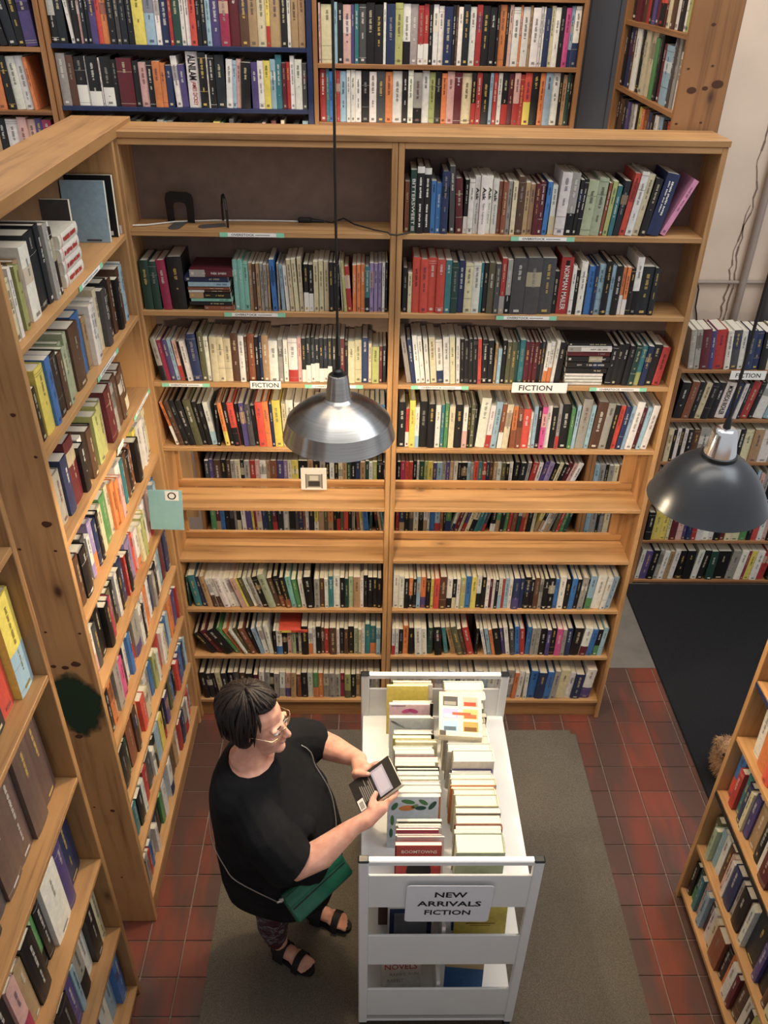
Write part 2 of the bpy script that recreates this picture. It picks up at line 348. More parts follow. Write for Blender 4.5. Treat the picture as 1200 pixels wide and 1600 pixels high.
mbox('edge_strip', (2.1265, -2.39, 1.25-BT), (2.1285, -.98, 1.25-.002), MAT['blue_paint'], right)
# shelving along the rear wall
rear = case_x('bookcase', 'rear pine bookcase seen through the empty shelves of the main bookcase', -.14, 2.45, YF, .19, 0, 2.2, [.10, .38, .66, .94, 1.22], (.97, 2.10), wood='rear_pine', backs=((.0, 2.2),))
mbox('side_board', (-.42, YF-.03, .5), (-.15, YF-.01, 1.05), MAT['pine_Z'], rear, .001)
rback = case_x('bookcase', 'rear pine bookcase under the plaster wall, beyond the black lamp', 2.47, 3.62, YF, .19, 0, 1.45, [.032, .332, .61, .88, 1.151, 1.4425], (), wood='rear_pine', backs=((0, 1.43),))
blue = case_x('bookcase', 'blue painted bookcase high on the rear wall', -.545, .582, YF, .19, 2.2, 3.55, [2.42, 2.66, 2.90, 3.15], (), wood='rear_pine', shelf_mat='blue_paint', backs=((2.2, 3.55),))
mbox('front_post', (.560, YF-.004, 2.2), (.5825, YF, 3.55), MAT['blue_paint'], blue)
upp = case_x('bookcase', 'open pine bookcase high on the rear wall left of the steel column', .585, 1.745, YF, .19, 2.2, 3.55, [2.37, 2.612, 2.843, 3.10], (), wood='rear_pine', backs=((2.2, 3.55),))
ful = case_x('bookcase', 'pine bookcase in the upper left corner of the rear wall', -1.25, -.548, YF-.01, .19, 2.0, 3.55, [2.16, 2.40, 2.64, 2.885, 3.13], (), wood='rear_pine', backs=((2.0, 3.55),))
side = case_y('bookcase', 'tall pine bookcase with knotty side panel in the upper right', 1.885, .205, 1.06, .165, 1.60, 3.55, [1.75, 2.02, 2.29, 2.55, 2.79, 3.03, 3.28], -1, 'rear_pine', upt=.02)
m_ = MB()
for x, z, r in ((1.905, 2.93, .004), (1.985, 2.94, .004), (1.93, 2.865, .013), (1.975, 2.872, .008), (2.015, 2.885, .016), (1.90, 2.76, .004), (1.985, 2.765, .004), (1.96, 3.06, .006)):
    m_.add([(x+r*1.3*math.cos(2*math.pi*i/10), .2042, z+r*.8*math.sin(2*math.pi*i/10)) for i in range(10)], [tuple(range(10))])
m_.build('knot', MAT['pine_dark'], side)['kind'] = 'stuff'

# ------------------------------------------------------------------ books
PAL = {k: lin(v) for k, v in dict(k='1d1b1c', g='4b4a4b', G='a09a90', w='e4dfd3', c='d6c99c', t='b08c5e', b='26345c', B='2f72b6', s='93b5c6', r='b5271f', R='d9412a',
       m='661d27', M='a3204a', o='df7a2c', y='e0cb3c', n='22463a', e='4d8b4c', l='a9ac5c', T='2c7a80', a='7cc4b2', p='51437c', v='9a82b4', P='d6478c', q='d6a598',
       u='5c3c28', U='8c4c2c', d='20262c', O='5c5a3c', L='a4b08a', x='66524a', Q='e08ab4').items()}
CNAME = dict(k='black', g='dark grey', G='light grey', w='white', c='cream', t='tan', b='navy', B='blue', s='pale blue', r='red', R='scarlet', m='maroon', M='crimson', o='orange', y='yellow',
       n='dark green', e='green', l='olive yellow', T='teal', a='aqua', p='purple', v='lavender', P='pink', q='pale pink', u='brown', U='rust brown', d='blue-black', O='drab green', L='sage green', x='grey-brown', Q='light pink')
def _mute(c, k=.16):
    g_ = .3*c[0]+.55*c[1]+.15*c[2]; return tuple((x*(1-k)+g_*k)*.94 for x in c)
PAL = {k: _mute(v) for k, v in PAL.items()}
BOOKS = []
TOK = re.compile(r'([a-zA-Z])(\d+)(?:/([a-zA-Z]))?(?:h(\d+))?(?:L(-?\d+))?(?:#(\w+))?$')
def add_row(phrase, group, O, ex, ey, length, toks, h0, d0, setback=.012, end='left', seed=1, dj=.012, fit=True, hj=.025, prio=1.0, tmax=None):
    rn = random.Random(seed); O = Vector(O); ex = Vector(ex); ey = Vector(ey); ez = Vector((0, 0, 1))
    L = [TOK.match(t).groups() for t in toks.split()]
    eff = [int(w)/math.cos(R(int(l or 0))) for c, w, c2, h, l, tt in L]
    # a change of lean leaves a wedge of space between neighbours
    gaps = []; pt, phh = 0.0, 9.0
    for c, w, c2, h, l, tt in L:
        hh = h0*int(h or 100)/100; t_ = math.tan(R(int(l or 0))); zz = min(phh, hh*math.cos(math.atan(t_)))
        gaps.append(max(0.0, zz*(pt-t_))*.97); pt, phh = t_, hh*math.cos(math.atan(t_))
    tail = max(0.0, phh*pt)
    sc = max((length-sum(gaps)-tail)/sum(eff), length*.6/sum(eff))
    x = 0; n = len(L)
    for i, (c, w, c2, h, l, tt) in enumerate(L):
        W = int(w)*sc; H = h0*int(h or 100)/100*(1+rn.uniform(-hj, hj)); D = min(d0*(1+rn.uniform(-.06, .04)), d0*1.05); th = R(int(l or 0))
        sb = setback+rn.uniform(0, dj)
        adv = W/math.cos(th); W2 = W*.975; x += gaps[i]
        # local x along the row, y into the case, z up; a leaning book turns about its lower corner
        if th >= 0: piv = x+adv; loc = Matrix.Translation((piv, sb, .0004)) @ Matrix.Rotation(th, 4, 'Y') @ Matrix.Translation((-W2, 0, 0))
        else: piv = x; loc = Matrix.Translation((piv, sb, .0004)) @ Matrix.Rotation(th, 4, 'Y')
        F = Matrix(((ex.x, ey.x, 0, O.x), (ex.y, ey.y, 0, O.y), (0, 0, 1, O.z), (0, 0, 0, 1)))
        BOOKS.append(dict(M=F @ loc, w=W2, h=H, d=D, c=c, c2=c2, i=i, n=n, phrase=phrase, group=group, end=end, title=tt, seed=seed*1000+i, hard=(W2 > .022 and rn.random() < .7) or rn.random() < .35, prio=prio, lean=int(l or 0)))
        x += adv
def rnd_toks(n, seed, pal='kkkkwwwwccGGgtubbBsrrRmoynTeqpUdOs', wmin=7, wmax=16, lean=(0, 0), hmin=86):
    rn = random.Random(seed); out = []; l = 0
    for i in range(n):
        if rn.random() < .12: l = rn.randint(*lean) if lean != (0, 0) else 0
        c = rn.choice(pal); c2 = ('/'+rn.choice('wkcrbt')) if rn.random() < .18 else ''
        out.append(f"{c}{rn.randint(wmin, wmax)}{c2}h{rn.randint(hmin, 104)}L{l}")
    return ' '.join(out)
X_, Y_, NX, NY = (1, 0, 0), (0, 1, 0), (-1, 0, 0), (0, -1, 0)
def main_row(side_, L, x0, x1, toks, h0, sd, d0=.145, **k):
    nm = {'S1': 'top', 'S2': 'second', 'S3': 'third', 'S4': 'fourth', 'S7': 'third lowest', 'S8': 'second lowest', 'S9': 'lowest'}[L]
    add_row(f'{nm} shelf, {side_} bay of main bookcase', f'books on the {nm} shelf of the {side_} bay of the main bookcase', (x0, 0, LV[L]), X_, Y_, x1-x0, toks, h0, d0, seed=sd, **k)
main_row('right', 'S1', .953, 1.955, 'U9h78 n11h96#BITTERSWEET k12h101#script k12h101#script B9h78 B9h78 b12h96 g10h102L-2 m12h84L-3 k7/wh80 w9h84 w10h86#Ask w12h87#Ask w9h86#Ask w10h86#Ask U7h82 U8h82 G8h80 c9h82 u12h90 t9h78 t9h78 m8h80 m8h80 B9h83L2 w10/ch76 w17h95L2 G14/kh93L2 k7h84L3 k7h84L3 L17h86L3 L16h86L3 U6h80L4 l9h82L4 T9h78L4 d11h86L5 R11h97L7#small w12h97L7 c12h96L7 k12h90L8 b22h93L10#wide Q11h91L24', .218, 11)
main_row('right', 'S2', .955, 1.885, 'k9h72 c8h66 R14h88 R14h88 R15h87 R15h87 T12h84 n12h84 b12h84 c14h82 w14h81 T6h80 k8h82 O12h84 g10h80 r10/Gh90 G10/kh88 g25h92#small g27h92#small g25h92#small k9h68 r22h93#NORMAN_MAILER w7h80 k7h74 w11h84#small k4h78 B12h78 b6h78 s12h80 k11h86 s8h80 k12h78 o7/wh76 o8/wh76 k8h74 w12/kh94 d22h78 d10h77', .228, 12)
main_row('right', 'S3', .953, 1.583, 'G11h86L-9 b9h84L-8 w10h88L-7 w10h88L-7 w10h86L-6 c14h84L-5 w14/bh80L-5 w13h86L-4 c12h88L-4 w9h84L-3 k9h82L-3 k9h82L-3 k9h84L-3 k9h84L-3 R9h84L-3 k12h82L-2 k12h82L-2 t6h76 s9h64 k9h80 O10h78 O10h78 n6h80 T12h84 m10h80 m9h80 m9h80 k7h78 g6h80 w8/oh78L2 w9/oh80L2 w8h82L3 k12h80L3', .218, 13)
main_row('right', 'S3', 1.752, 1.985, 'k9h80L4 k9h82L4 k8h82L4 k9h80L4 n9h80L4 T8/lh78L5 b9h80L5 k12h80L5 r12h78L6', .205, 14)
main_row('right', 'S4', .953, 1.995, 'k16h86#small r8/wh74 y12h92 w9/sh80 k18h88 k16h84 w12h84 T8h84 e9h86 c13h84 k17h84 w11/qh82 k6h80 O8h84 k5h82 w20h98L4#small w12/rh86L4 s13h90L4 U10/wh86L3 c13h88L3 o12/Uh82 U11h80 R17h80 w6h72 s9h84 k8h80 P11h84 w11h82 k12h82 G8/rh88 k20h86 e8h82 s9h86L2 G20h96L3#small s10h84L3 u22h92L4 G16h92L4 k10h88L4 R12h84L5 b10h84L5 s8h88L6 w16h94L6 m10h84L6 s9h84L6 w14h86L7', .226, 15)
main_row('left', 'S2', .012, .168, 'n17h84 n14h82L-1 M16h86L-3#small k28h88L-1#small', .215, 16)
main_row('left', 'S2', .343, .900, 'a17h86 a16h86 a17h86 t14h82 u11h82 t13h80 G12h80 G12h80 t9h80 B18h88L-2 G7h84 s12h80L-2 w14h78L-3 c16h90L-3 c16h90L-3 c15h90L-2 k16/wh82 k16/wh82 c17h86 c17h86 c17h86 k15h86 k15h86 k5h80 w5h84L-3 l10h86L-4 r17h78L-4 o14h82 o14h82 o14h82 T15/dh80 v14h84 v14h84 v13h84 w11h86 k8h86', .212, 17)
main_row('left', 'S3', .012, .900, 'G15/kh82L-8 M13h78L-8 p14h78L-8 s12h78L-8 q12/rh78L-7 k9h76L-7 w15h77L-7 b26h90L-4 O16h92L-2 w12h86L-2 c20h85 c18h84 c20h84 u22h92#small w16h90 u9h86 U20h90 k11h86 b9h86 t18h90 w26h80 G14h80 w14h82 w26/rh84 q12h86 d12/wh84 d13/wh84 d12/wh84 d12/wh84 d12/wh84 d12/wh84 d12/wh84 k12h86 T10h86 m14h84 k9h80 c19h82 c19h82 b19h84 c10h74 l20h72 m10h70 k10h70', .212, 18)
main_row('left', 'S4', .012, .900, 'o9/wh86L-14 u14h88L-13 k15h90L-13 k17h90L-12 O19h92L-10 k13h86L-9 k13h84L-9 w15/sh84L-8 k8h80 o12/yh84L-7 k13h84L-7 R17/kh86L-6 k10h82L-5 p15h84L-4 g16h84L-4 k12h80L-4 R20h88L-3 o16h88L-3 b9h84L-2 y22h92L-2 c13h84L-1 w20h90L-1 w18h88 G16h84 c18h88 k18h82 w16h90 c18h84 G16h82 w20h84 k14h84 c22h88 t18h86 w14h84 k16h84 s12h84 B16h82', .226, 19)
main_row('left', 'S7', .012, .900, 'n6h80 T19h86L-7 b12h82L-8 t15h84L-9 w11/uh80L-11 w11/uh80L-12 w17h82L-14 w13h80L-15 w13h82L-15 q13h84L-16 y7h82L-16 O13h82L-16 w11h80L-16 G13h82L-15 k16h86L-15 L20h90L-14 u14h80L-13 k14/Uh84L-11 k14/Uh84L-10 a15h84L-9 e13h80L-8 w13h80L-6 k22h86L-4 G15h80 u13h80 w11h80 T14h84 w18h90#small k13h84 n11h80 L13h84 t19h84 w9h80 k12h86 k13h84 k13h84 k12h82', .212, 20)
main_row('left', 'S8', .012, .900, 'k16h72L-33 m18h78L-31 k24h82L-30 e9h86L-29 o13h82L-27 w7h80L-25 O10h82L-23 U15h84L-20 k9h82L-17 s10h82L-14 w13h84L-11 w13h84L-8 k8h72 w16/Bh72 k14h70 q12h70 L12h70 k7h70 w8h72 k20h86 w12/oh80 w9h80 k14h82 u9h80 r13h80 u21h80 w8h80 k13h78 u11h78 k16h86 L12h80 c9h78 w9h80 T15h90 T16/oh86 s13h86', .205, 21)
main_row('left', 'S9', .012, .900, 'k14h84L-5 d13h82L-5 k9h80L-5 c13h82L-6 d14h80L-5 k14h80L-3 g13h84L-3 u14h80L-2 k18h80L-2 m10h82 w13/uh88L2 G12/eh84L3 k10h84L3 G13h82L2 w14/Gh84L2 q14/ph82L2 t13h84L2 U11h80 k16h82#small w13h84 e13/oh82 o12h82 G14h80 G14h80 G14h80 M10h82 l15/Oh82 k13h80 t9h80 O9h80 r9/kh80 G16h84 G15h84', .2, 22)
main_row('right', 'S7', .953, 1.985, 'w15h88 w14h88 k12h84 o11/kh84 k9h80 s11h84 o14/ph82 k12h82 y9h80 R14h82 u19h86 w15/kh84 k10/ch82 w10h82 l14h84 B15h84 y14h84 w13/kh88 k12h84 w9h80 m8h80 w7h82 k8h80 w10/sh84 r7h80 s11h82 w10h82 b18/ph84 b12h82 k17h84 k9h82 u14h84 G10h80 k13h84 k17h84 B11h80 w17h86 k12h82 B14h84L2 k11h82L2 G15h88L3 k5h84L3 s17/eh90L3 w24h90L4 w13h86L5 s15h88L6', .212, 23)
main_row('right', 'S8', .953, 1.985, 'w9/rh80 w10h84 k11h78 o14h86 k15h80 w18h86L-3 w14h82L-3 n14h80 k20h84L-4 T12h80L-8 t13h84L-13 O16h88L-14 u11h82L-14 r17h82L-13 k9h80 w9h80L-12 s11h82L-11 o10h80L-11 k18h84L-11 p9h80L-10 w12h84L-9 g12h82L-7 B13h86L-5 r13h82L-5 B12h84 G12h84 G11h84 k17h80 p12h80 k14h84 P16h80 G11h82 b15h84 k24h84L3 w20/mh84L5 B16h82L5 k13/eh80L4 s12h84L4', .205, 24)
main_row('right', 'S9', .953, 1.975, 'w14h84 k12h80 w12h84 c14h84 k14h82 w12h82 t12h84 w16h86 s12h82 w14h86 k10h80 w14h84 G12h84 w16h88L2 s13h84L2 w14/kh84L2 w12/uh82L2 w10h86L2 G16h88L3 o9h84L3 w12h86L3 w8h84 B16h86L3 b18h84L3 B13h84L3 G12h86L4 c20h90L4 w12h82L4 b19h78L4 w20/ph90L5', .212, 25)
# left case (first book is nearest the camera)
def left_row(L, y0, y1, toks, h0, sd, sb=.018, d0=.125, **k):
    nm = {'S1': 'top', 'S2': 'second', 'S3': 'third', 'S4': 'fourth', 'S5': 'fifth', 'S6': 'sixth', 'S7': 'seventh', 'S8': 'eighth', 'S9': 'ninth', 'S0': 'lowest'}[L]
    add_row(f'{nm} shelf of left bookcase', f'books on the {nm} shelf of the left bookcase', (0, y0, LV.get(L, .028)), Y_, NX, y1-y0, toks, h0*.93, d0, setback=sb, end='near', seed=sd, dj=.022, hj=.07, **k)
left_row('S1', -1.045, -.62, 'q7h74 c9h76 w6h78 u9h80 l8h80 t8h78 w17h92 d19h96L-2 d9h94L-2 G10h90L-2 k8h88L-2 w6h90L-2', .232, 31)
left_row('S2', -1.045, -.05, 'n10h66L-3 k9h66L-3 y15h80 B9h84 k14h80 u9h80 L7h82 L7h82 L7h82 u20h84 B18h92 t9h80 w8h84 w11h86#small w9h88 c9h86 g12h84 k15h86 u10h84 k9h82 u10h84 s10h88 w5h90', .238, 32)
left_row('S3', -1.045, -.20, 'u16h70 G12h74 b12h82 m17h96 k10h72 w8h70 u11h74 k9h72 l12h80 l10h82 G8h84 m16h92L-4 G8h88L-4 u13h84L-4 u10h80L-6 u14/ch80L-8', .235, 33)
left_row('S4', -1.045, -.03, 'q12h84 u10h86 k14h86 g9h84 w7/vh80 v9/oh86 b8h84 k7h84 c12h78 e15h92 c8h88 o9h84 o9h84 q8h80 w13h88 T8h84 u9h84 k9h82 U9h84 k12h84 y9h90 w9h88 w9h88 w8h86 c12h92', .226, 34)
left_row('S5', -1.045, -.06, 'G9h84 w10/qh86 g9h84 k14h92 k9h80 M9h84 O9h84 k9h84 w7h82 k9h82 b11h84 r5h82 k8h80 v16h92 R8h80 w10/oh84 c8h80 l9h84 y8h80 w12h88 q12/rh92 k8h84 s9h86 B9h84', .226, 35)
left_row('S6', -1.045, -.03, rnd_toks(5, 361)+' P12h84 k10h80 w9h82 B9h84 u14/rh90 G17/ph92 w9h84 k8h80 w10h84 o13h88 w9h86 b9h84 G8h86 k14h90 w10h92 '+rnd_toks(3, 362), .22, 36)
left_row('S7', -1.045, -.03, rnd_toks(6, 371)+' R12h80 c10h80 w9h84 G10h84 B9h84 l9h84 w8h82 r14h88 w9h86 c9h84 B9h84 s9h84 '+rnd_toks(3, 372), .215, 37)
left_row('S8', -1.045, -.03, 'n14h80 T12h80 k14h84 w9h82 r14h84L6 g17h86 w8h80 '+rnd_toks(9, 381)+' k9h84 R9h80 p9h84 B12h86 b10h84 s9h84', .212, 38)
left_row('S9', -1.045, -.03, 'd12h84 G9h86 r8h80 B9h84 G10h84 w8h82 '+rnd_toks(13, 391)+' w9h84 R14h86 s10h84', .205, 39)
# near left case of large volumes
def near_row(nm, z, y0, y1, toks, h0, sd, **k):
    add_row(f'{nm} of near left bookcase', f'large books on the {nm} of the near left bookcase', (0, y0, z), Y_, NX, y1-y0, toks, h0, .20, setback=.035, end='near', seed=sd, dj=.03, **k)
near_row('top visible shelf', 2.06, -1.75, -1.37, 'k14 u20 b24 s22h90 k14', .30, 51)
near_row('second visible shelf', 1.645, -2.0, -1.365, 'u20 k22h90 c14h84 w15h88 B14h92 g16h94 d20h96 d20h98 R22h104 y24/sh102', .30, 52)
near_row('third visible shelf', 1.235, -2.1, -1.375, 'b16h84 k20h90 y14h82 c15h84 k14h84 g18h90 x24h96 x24h97 x24h98 x24h99L-2', .32, 53)
near_row('fourth visible shelf', .84, -2.15, -1.37, 'w22h94 r12h90 b24h84 k22h90 q16/Mh82 t14h80 k22h86 e17/kh84 k12h84 w34h88#small p16h92 b34h98', .31, 54)
near_row('fifth visible shelf', .45, -2.15, -1.37, 'r14 b18 w20h84 G20h86 k20h88 t18h80 c14h78 k22h84 p18h84 s9h80 G20/kh88 w20h90 k20h96#small c14h100', .30, 55)
near_row('lowest visible shelf', .06, -2.15, -1.37, 'k20 b20 m18h84 r18h80 p18h84 k14 w16h80 m18h84 p20h86 w20h90 s20h94 B14h90', .30, 56)
# right low case (first book is the farthest)
def right_row(nm, z, y0, y1, toks, h0, sd, sb=.016, **k):
    add_row(f'{nm} of low right bookcase', f'books on the {nm} of the low right bookcase', (2.128, y0, z), NY, X_, y0-y1, toks, h0*1.08, .14, setback=sb, end='far', seed=sd, dj=.025, **k)
right_row('upper shelf', .98, -1.03, -1.75, 'w12h86L-3 o14h84L-3 R10h80 w9h80 k14h84 u12 b12 w10 G14 r10 k14 w12 t12 k10', .225, 61)
right_row('fourth shelf', 1.25, -1.03, -1.6, 'c12 o14 w10 k14 b10 r12 G10 w12 k10', .2, 65)
right_row('middle shelf', .69, -.985, -1.85, 'B13/Rh88 r10h78 T10h84 b10h84 c6h80 p10h86 t17h88 k12h84 w9h88 m17h84 u9h80 g14h84 c7h84 r9h84 b8h84 w12h86 k13h84 M9 w10 b12 k14 c10 G12', .225, 62)
right_row('second lowest shelf', .36, -.985, -1.95, 'O12h76 L8h72 s10h84 w11h86 u12h84 q8h80 w7h80 b17h88 G8h80 k17h84 q6h80 w9h84 d30h94 p9h84 k18h86 u10h84 c17h92 k12h88 w13h88 M10h84 k14 c12 s12 r10 w12', .23, 63)
right_row('lowest shelf', .07, -.985, -1.95, 'k9h80 n12/eh86 T8h84 q10h84 s10h86 u8h80 w10h80 c10h76 U22h78 k12h82 o9h80 w12h84 m8h80 u14h88 w12h84 k10h80 l18h90 w14h86 M9h84 w12h84 k14 b12 c10 w12 r12', .22, 64)
# rear shelving seen through the main case and beyond it
def rear_row(ph, x0, x1, z, toks, h0, sd, y=YF, d0=.15, **k):
    add_row(ph, 'books on '+ph, (x0, y, z), X_, Y_, x1-x0, toks, h0, d0, seed=sd, setback=.008, **k)
for z, sd in ((.66, 70), (.38, 75)):
    rear_row('rear shelf seen through main bookcase', -.09, .94, z, rnd_toks(40, sd, lean=(-8, 2)) if z < .6 else 'g9 p9 u16 k12 u9 G9 c12 k8 G12 r12 q9 w14 t9 U14 p14 v9 c9 y14 k20 t12 k14 G12 k9 w10 k9 c9 t9 n9 k10 b10 t11 n8 w8 l9 k12 k9', .2, sd+1)
    rear_row('rear shelf seen through main bookcase', 1.0, 2.06, z, 'k8 M11 R9 R9 k9 w6 n12 l8 y12 p9 s13 G9 p9 t9 w10 k8 k14 s7 G9 R10 T10 r9 b8 u9 t8 w11 O10 k8 w9 k12L3 d14L4 G9L6 r13L9 w10L9 p10L12 v12L12 k9L14 c9L14 k9L16 m10L16 q9L18 w11L18' if z > .6 else rnd_toks(42, sd+2, lean=(0, 22)), .2, sd+3)
    rear_row('rear shelf seen through main bookcase', 2.125, 2.42, z, 's10 G12 k6 G9 c10 U12 b14 B9 w7 k9', .19, sd+4)
rb = 'rear bookcase under the plaster wall'
rear_row('top of '+rb, 2.50, 3.40, 1.4425, 'G9L-6 G9L-6 m14L-6 p8L-6 r17L-6 w9L-6 g13L-5 w9L-5 b13L-4 b11L-4 k12L-3 c16L-2 w13L-2 r9L-1 w13 p13L-3 k14L-8 c12L-10 w12 k14 r12', .215, 81)
rear_row('second shelf of '+rb, 2.50, 3.40, 1.151, 'k14L5 U12L6 k10L6 c10L7 k11L7 k12L7 w17L7#MORDECAI b13L7 w6L7 k6L7 r13L8 k8L8 w17L9 s15L10 k8L14 c14L16 m13L16 r13L18 w12 k12 c12', .215, 82)
rear_row('third shelf of '+rb, 2.50, 3.40, .88, 'c9 k6 w6 k6 w6 k10 u10 G17 t11 k12 d10 w16 k10 c14 t16 w17 G17 L17 a12 o10 k12 w12 r10', .205, 83)
rear_row('fourth shelf of '+rb, 2.50, 3.40, .61, rnd_toks(30, 84), .205, 84)
rear_row('fifth shelf of '+rb, 2.50, 3.40, .332, 'k12 y15 y11 c6 m12 q11 p7 b9 r9 w11 w12 w9 k11 m9 c10 c15 e14 k9 R10 w9 q8 k9 G12 w12 k14', .2, 85)
rear_row('lowest shelf of '+rb, 2.50, 3.40, .032, 'w8L4 p13L4 k13L4 G9L4 w10L4 t10L4 w10L4 k13 k17 w12L4 k12L4 n14 k25 G16L3 w13L3 M6L3 y11L3 w14L3 r14L5 k12 b12', .215, 86)
rear_row('upper shelf of blue bookcase', -.52, .555, 2.90, 'k20 d24 w11L-5 k15 q8 d13 k12 p18 R13 o19 k20 g13 d19 k18 y32h104 s30h104 w15 b24 r11 n21 w13 w13 R18 k13 d15 s13 p26 M26 m30 u24 t24 c25 y11/r t30 k18 w11 t20 t20', .205, 91)
rear_row('lower shelf of blue bookcase', -.52, .555, 2.66, 'G30h98 u24h92 k36/wh92 w4h92 k40/wh92 w6h92 k36/wh92 k18h88 m50h92 k20h86 q27h84 k20h86 o24h84 o16h82 b22h80 w20h96L-3 p22h82L-3 w40h103#ALNILAM k27h103 w5h100 k20h100 d32h98 w21h90L3 s13h90L3 q15h92L3 k32h88L3 p22h86 w19h92 y22h92 s18h94 T20h100 m15h88 r12h90 w16h98 w24h94 g16h88', .208, 92)
rear_row('third shelf of blue bookcase', -.52, .555, 2.42, rnd_toks(44, 93), .185, 93)
rear_row('upper shelf of open pine bookcase', .61, 1.72, 2.843, 'q8 c42 s12 k18 q27 p10 T15 g24 k27 k28 w10 b29 l25 w25/k G25 r18/w r17/w k13 w18 w18 b27 k11 u8 w15 d22 w22 r18 k25 k23 k9 o22 k9 q13 w23 o8 w23 t9 w25 w9 w8 b18 c13 w18 k16 P17 s13/b w20/b', .222, 94)
rear_row('lower shelf of open pine bookcase', .61, 1.72, 2.612, 'r20 T9 B11 t11 r11 s20 w13 w14 w18 k25 w22 g27 o22 w30 k18 w16 G27/k w22 l18 k20 o16 q23 m23 c30 k14/r r18 k23 s11 r14 w14 k20/r m16 q18/r r14 R22/y k25 o16 s22 w23 k9 t14 n9 k8', .205, 95)
rear_row('upper shelf of corner bookcase', -1.2, -.58, 2.885, 'k20 d30 u20 w14 k18 c20 s16L-12 w10L-14 d12L-12 k12L-10 d16L-8 k14L-6 p20L-4', .21, 96)
rear_row('middle shelf of corner bookcase', -1.2, -.63, 2.64, 'k30 m20 w24 b20 t20 R20 R18 r14 w12/r o18 k14L-3 w18L-3 w16L-3 o8L-4', .205, 97)
rear_row('lower shelf of corner bookcase', -1.2, -.59, 2.40, 'w30 b24 k24 n20 T20/l u12 t32 k15 w24 q18 q16 p14 M18', .205, 98)
def side_row(ph, z, toks, h0, sd):
    add_row(ph, 'books on the knotty bookcase', (1.885, 1.03, z), NY, X_, .80, toks, h0, .13, setback=.015, end='far', seed=sd)
side_row('upper shelf of knotty bookcase', 3.03, 'k16 m16 u14 r10 k10 p9 m10 R16/k k8 c9 u8 w9 k12 w7 l8 k10', .2, 101)
side_row('middle shelf of knotty bookcase', 2.79, 'k12 b14 u12 w18h98 k8 n8 c16h96 c17h96 e13h90 k9 m12h84 s22h84 g9 G8 w9h80 w7h80 t6', .228, 102)
side_row('lower shelf of knotty bookcase', 2.55, 'k14 u13 d12 p8 G8 w8 k6 y13 o8 U10 b12 k9 w10 s8 k10 R10 k9', .2, 103)

# flat piles and single books that do not stand in a row
def flat_book(x, y, z, w, d, t, c, phrase, spine='y-', c2=None, rot=0.0, title=None, prio=1.0, full=None, hard=False, plain_=False, ph_group=None):
    "a book lying flat with its spine towards -Y (or +X / -X); x, y is the centre, z the underside"
    # local: x = thickness -> world z, y = depth from spine, z = book height
    base = Matrix(((0, 0, 1, 0), (0, 1, 0, 0), (-1, 0, 0, 0), (0, 0, 0, 1)))      # x->-z, y->y, z->x
    M = Matrix.Translation((x, y, z)) @ Matrix.Rotation(R(rot+{'y-': 0, 'x+': 90, 'x-': -90, 'y+': 180}[spine]), 4, 'Z') @ Matrix.Translation((-w/2, -d/2, t)) @ base
    BOOKS.append(dict(M=M, w=t, h=w, d=d, c=c, c2=c2, i=0, n=1, phrase=phrase, group=ph_group, end='full' if full is None else 'fulltext', title=title, seed=int(abs(x*7919+z*104729+y*31)*100), hard=hard, prio=prio, lean=0, full=full, plain=plain_))
ORD = 'first second third fourth fifth sixth seventh eighth ninth tenth eleventh twelfth'.split()
def pile(x, y, z, items, where, spine='y-', rot=0.0, group=None, base_y=None):
    n = len(items)
    for k, (c, w, d, t, dx, c2, ti) in enumerate(items):
        full = f'{CNAME[c]} flat book, {ORD[k]} from bottom of {where}'
        a = R(rot+{'y-': 0, 'x+': 90, 'x-': -90, 'y+': 180}[spine])
        flat_book(x+dx*math.cos(a), y+dx*math.sin(a), z, w, d, t*.985, c, '', spine, c2, rot, ti, 3, full, ph_group=group); z += t
pile(.255, .085, LV['S2']+.0005, [('U', .11, .14, .018, .03, None, 'small'), ('k', .155, .14, .014, 0, None, None), ('a', .15, .14, .013, .005, None, None), ('k', .15, .14, .021, 0, 't', None), ('u', .15, .135, .010, -.002, 'w', None), ('U', .15, .14, .011, -.003, None, None), ('s', .15, .14, .019, .0, None, None), ('b', .155, .14, .019, -.008, None, 'small'), ('m', .155, .15, .026, .012, 'G', None)],
     'the pile on the left bay', group='pile of books on the left bay of the main bookcase')
pile(1.668, .085, LV['S3']+.0005, [('w', .145, .14, .0125, 0, None, 'fore'), ('w', .145, .14, .0125, .001, None, 'fore'), ('w', .145, .14, .0125, -.001, None, 'fore'), ('w', .145, .14, .0125, 0, None, 'fore'), ('k', .16, .14, .022, .004, None, 'small'), ('k', .165, .14, .025, .008, None, 'small'), ('k', .165, .14, .023, .006, None, 'small'), ('m', .165, .14, .020, .004, None, None), ('w', .165, .15, .020, .006, 'G', None), ('k', .165, .13, .012, .004, None, None)],
     'the pile on the right bay', group='pile of books on the right bay of the main bookcase')
pile(-.085, -.525, LV['S1']+.0005, [('w', .165, .115, .036, 0, None, 'redscript'), ('w', .165, .115, .036, .003, None, 'redscript'), ('w', .165, .115, .036, -.002, None, 'redscript'), ('w', .165, .115, .036, .004, None, 'redscript')],
     'the red lettered pile on the left bookcase', 'x+', group='pile of red lettered white books')
flat_book(.485, .07, LV['S8']+.148, .135, .13, .014, 'R', '', 'y-', 'y', 1, None, 3, 'flat red book lying on top of the row, second lowest shelf of left bay')
flat_book(2.05, -1.30, .072, .10, .15, .03, 'w', '', 'x-', None, 4, None, 3, 'white book lying flat and sticking out of the low right bookcase') if False else None

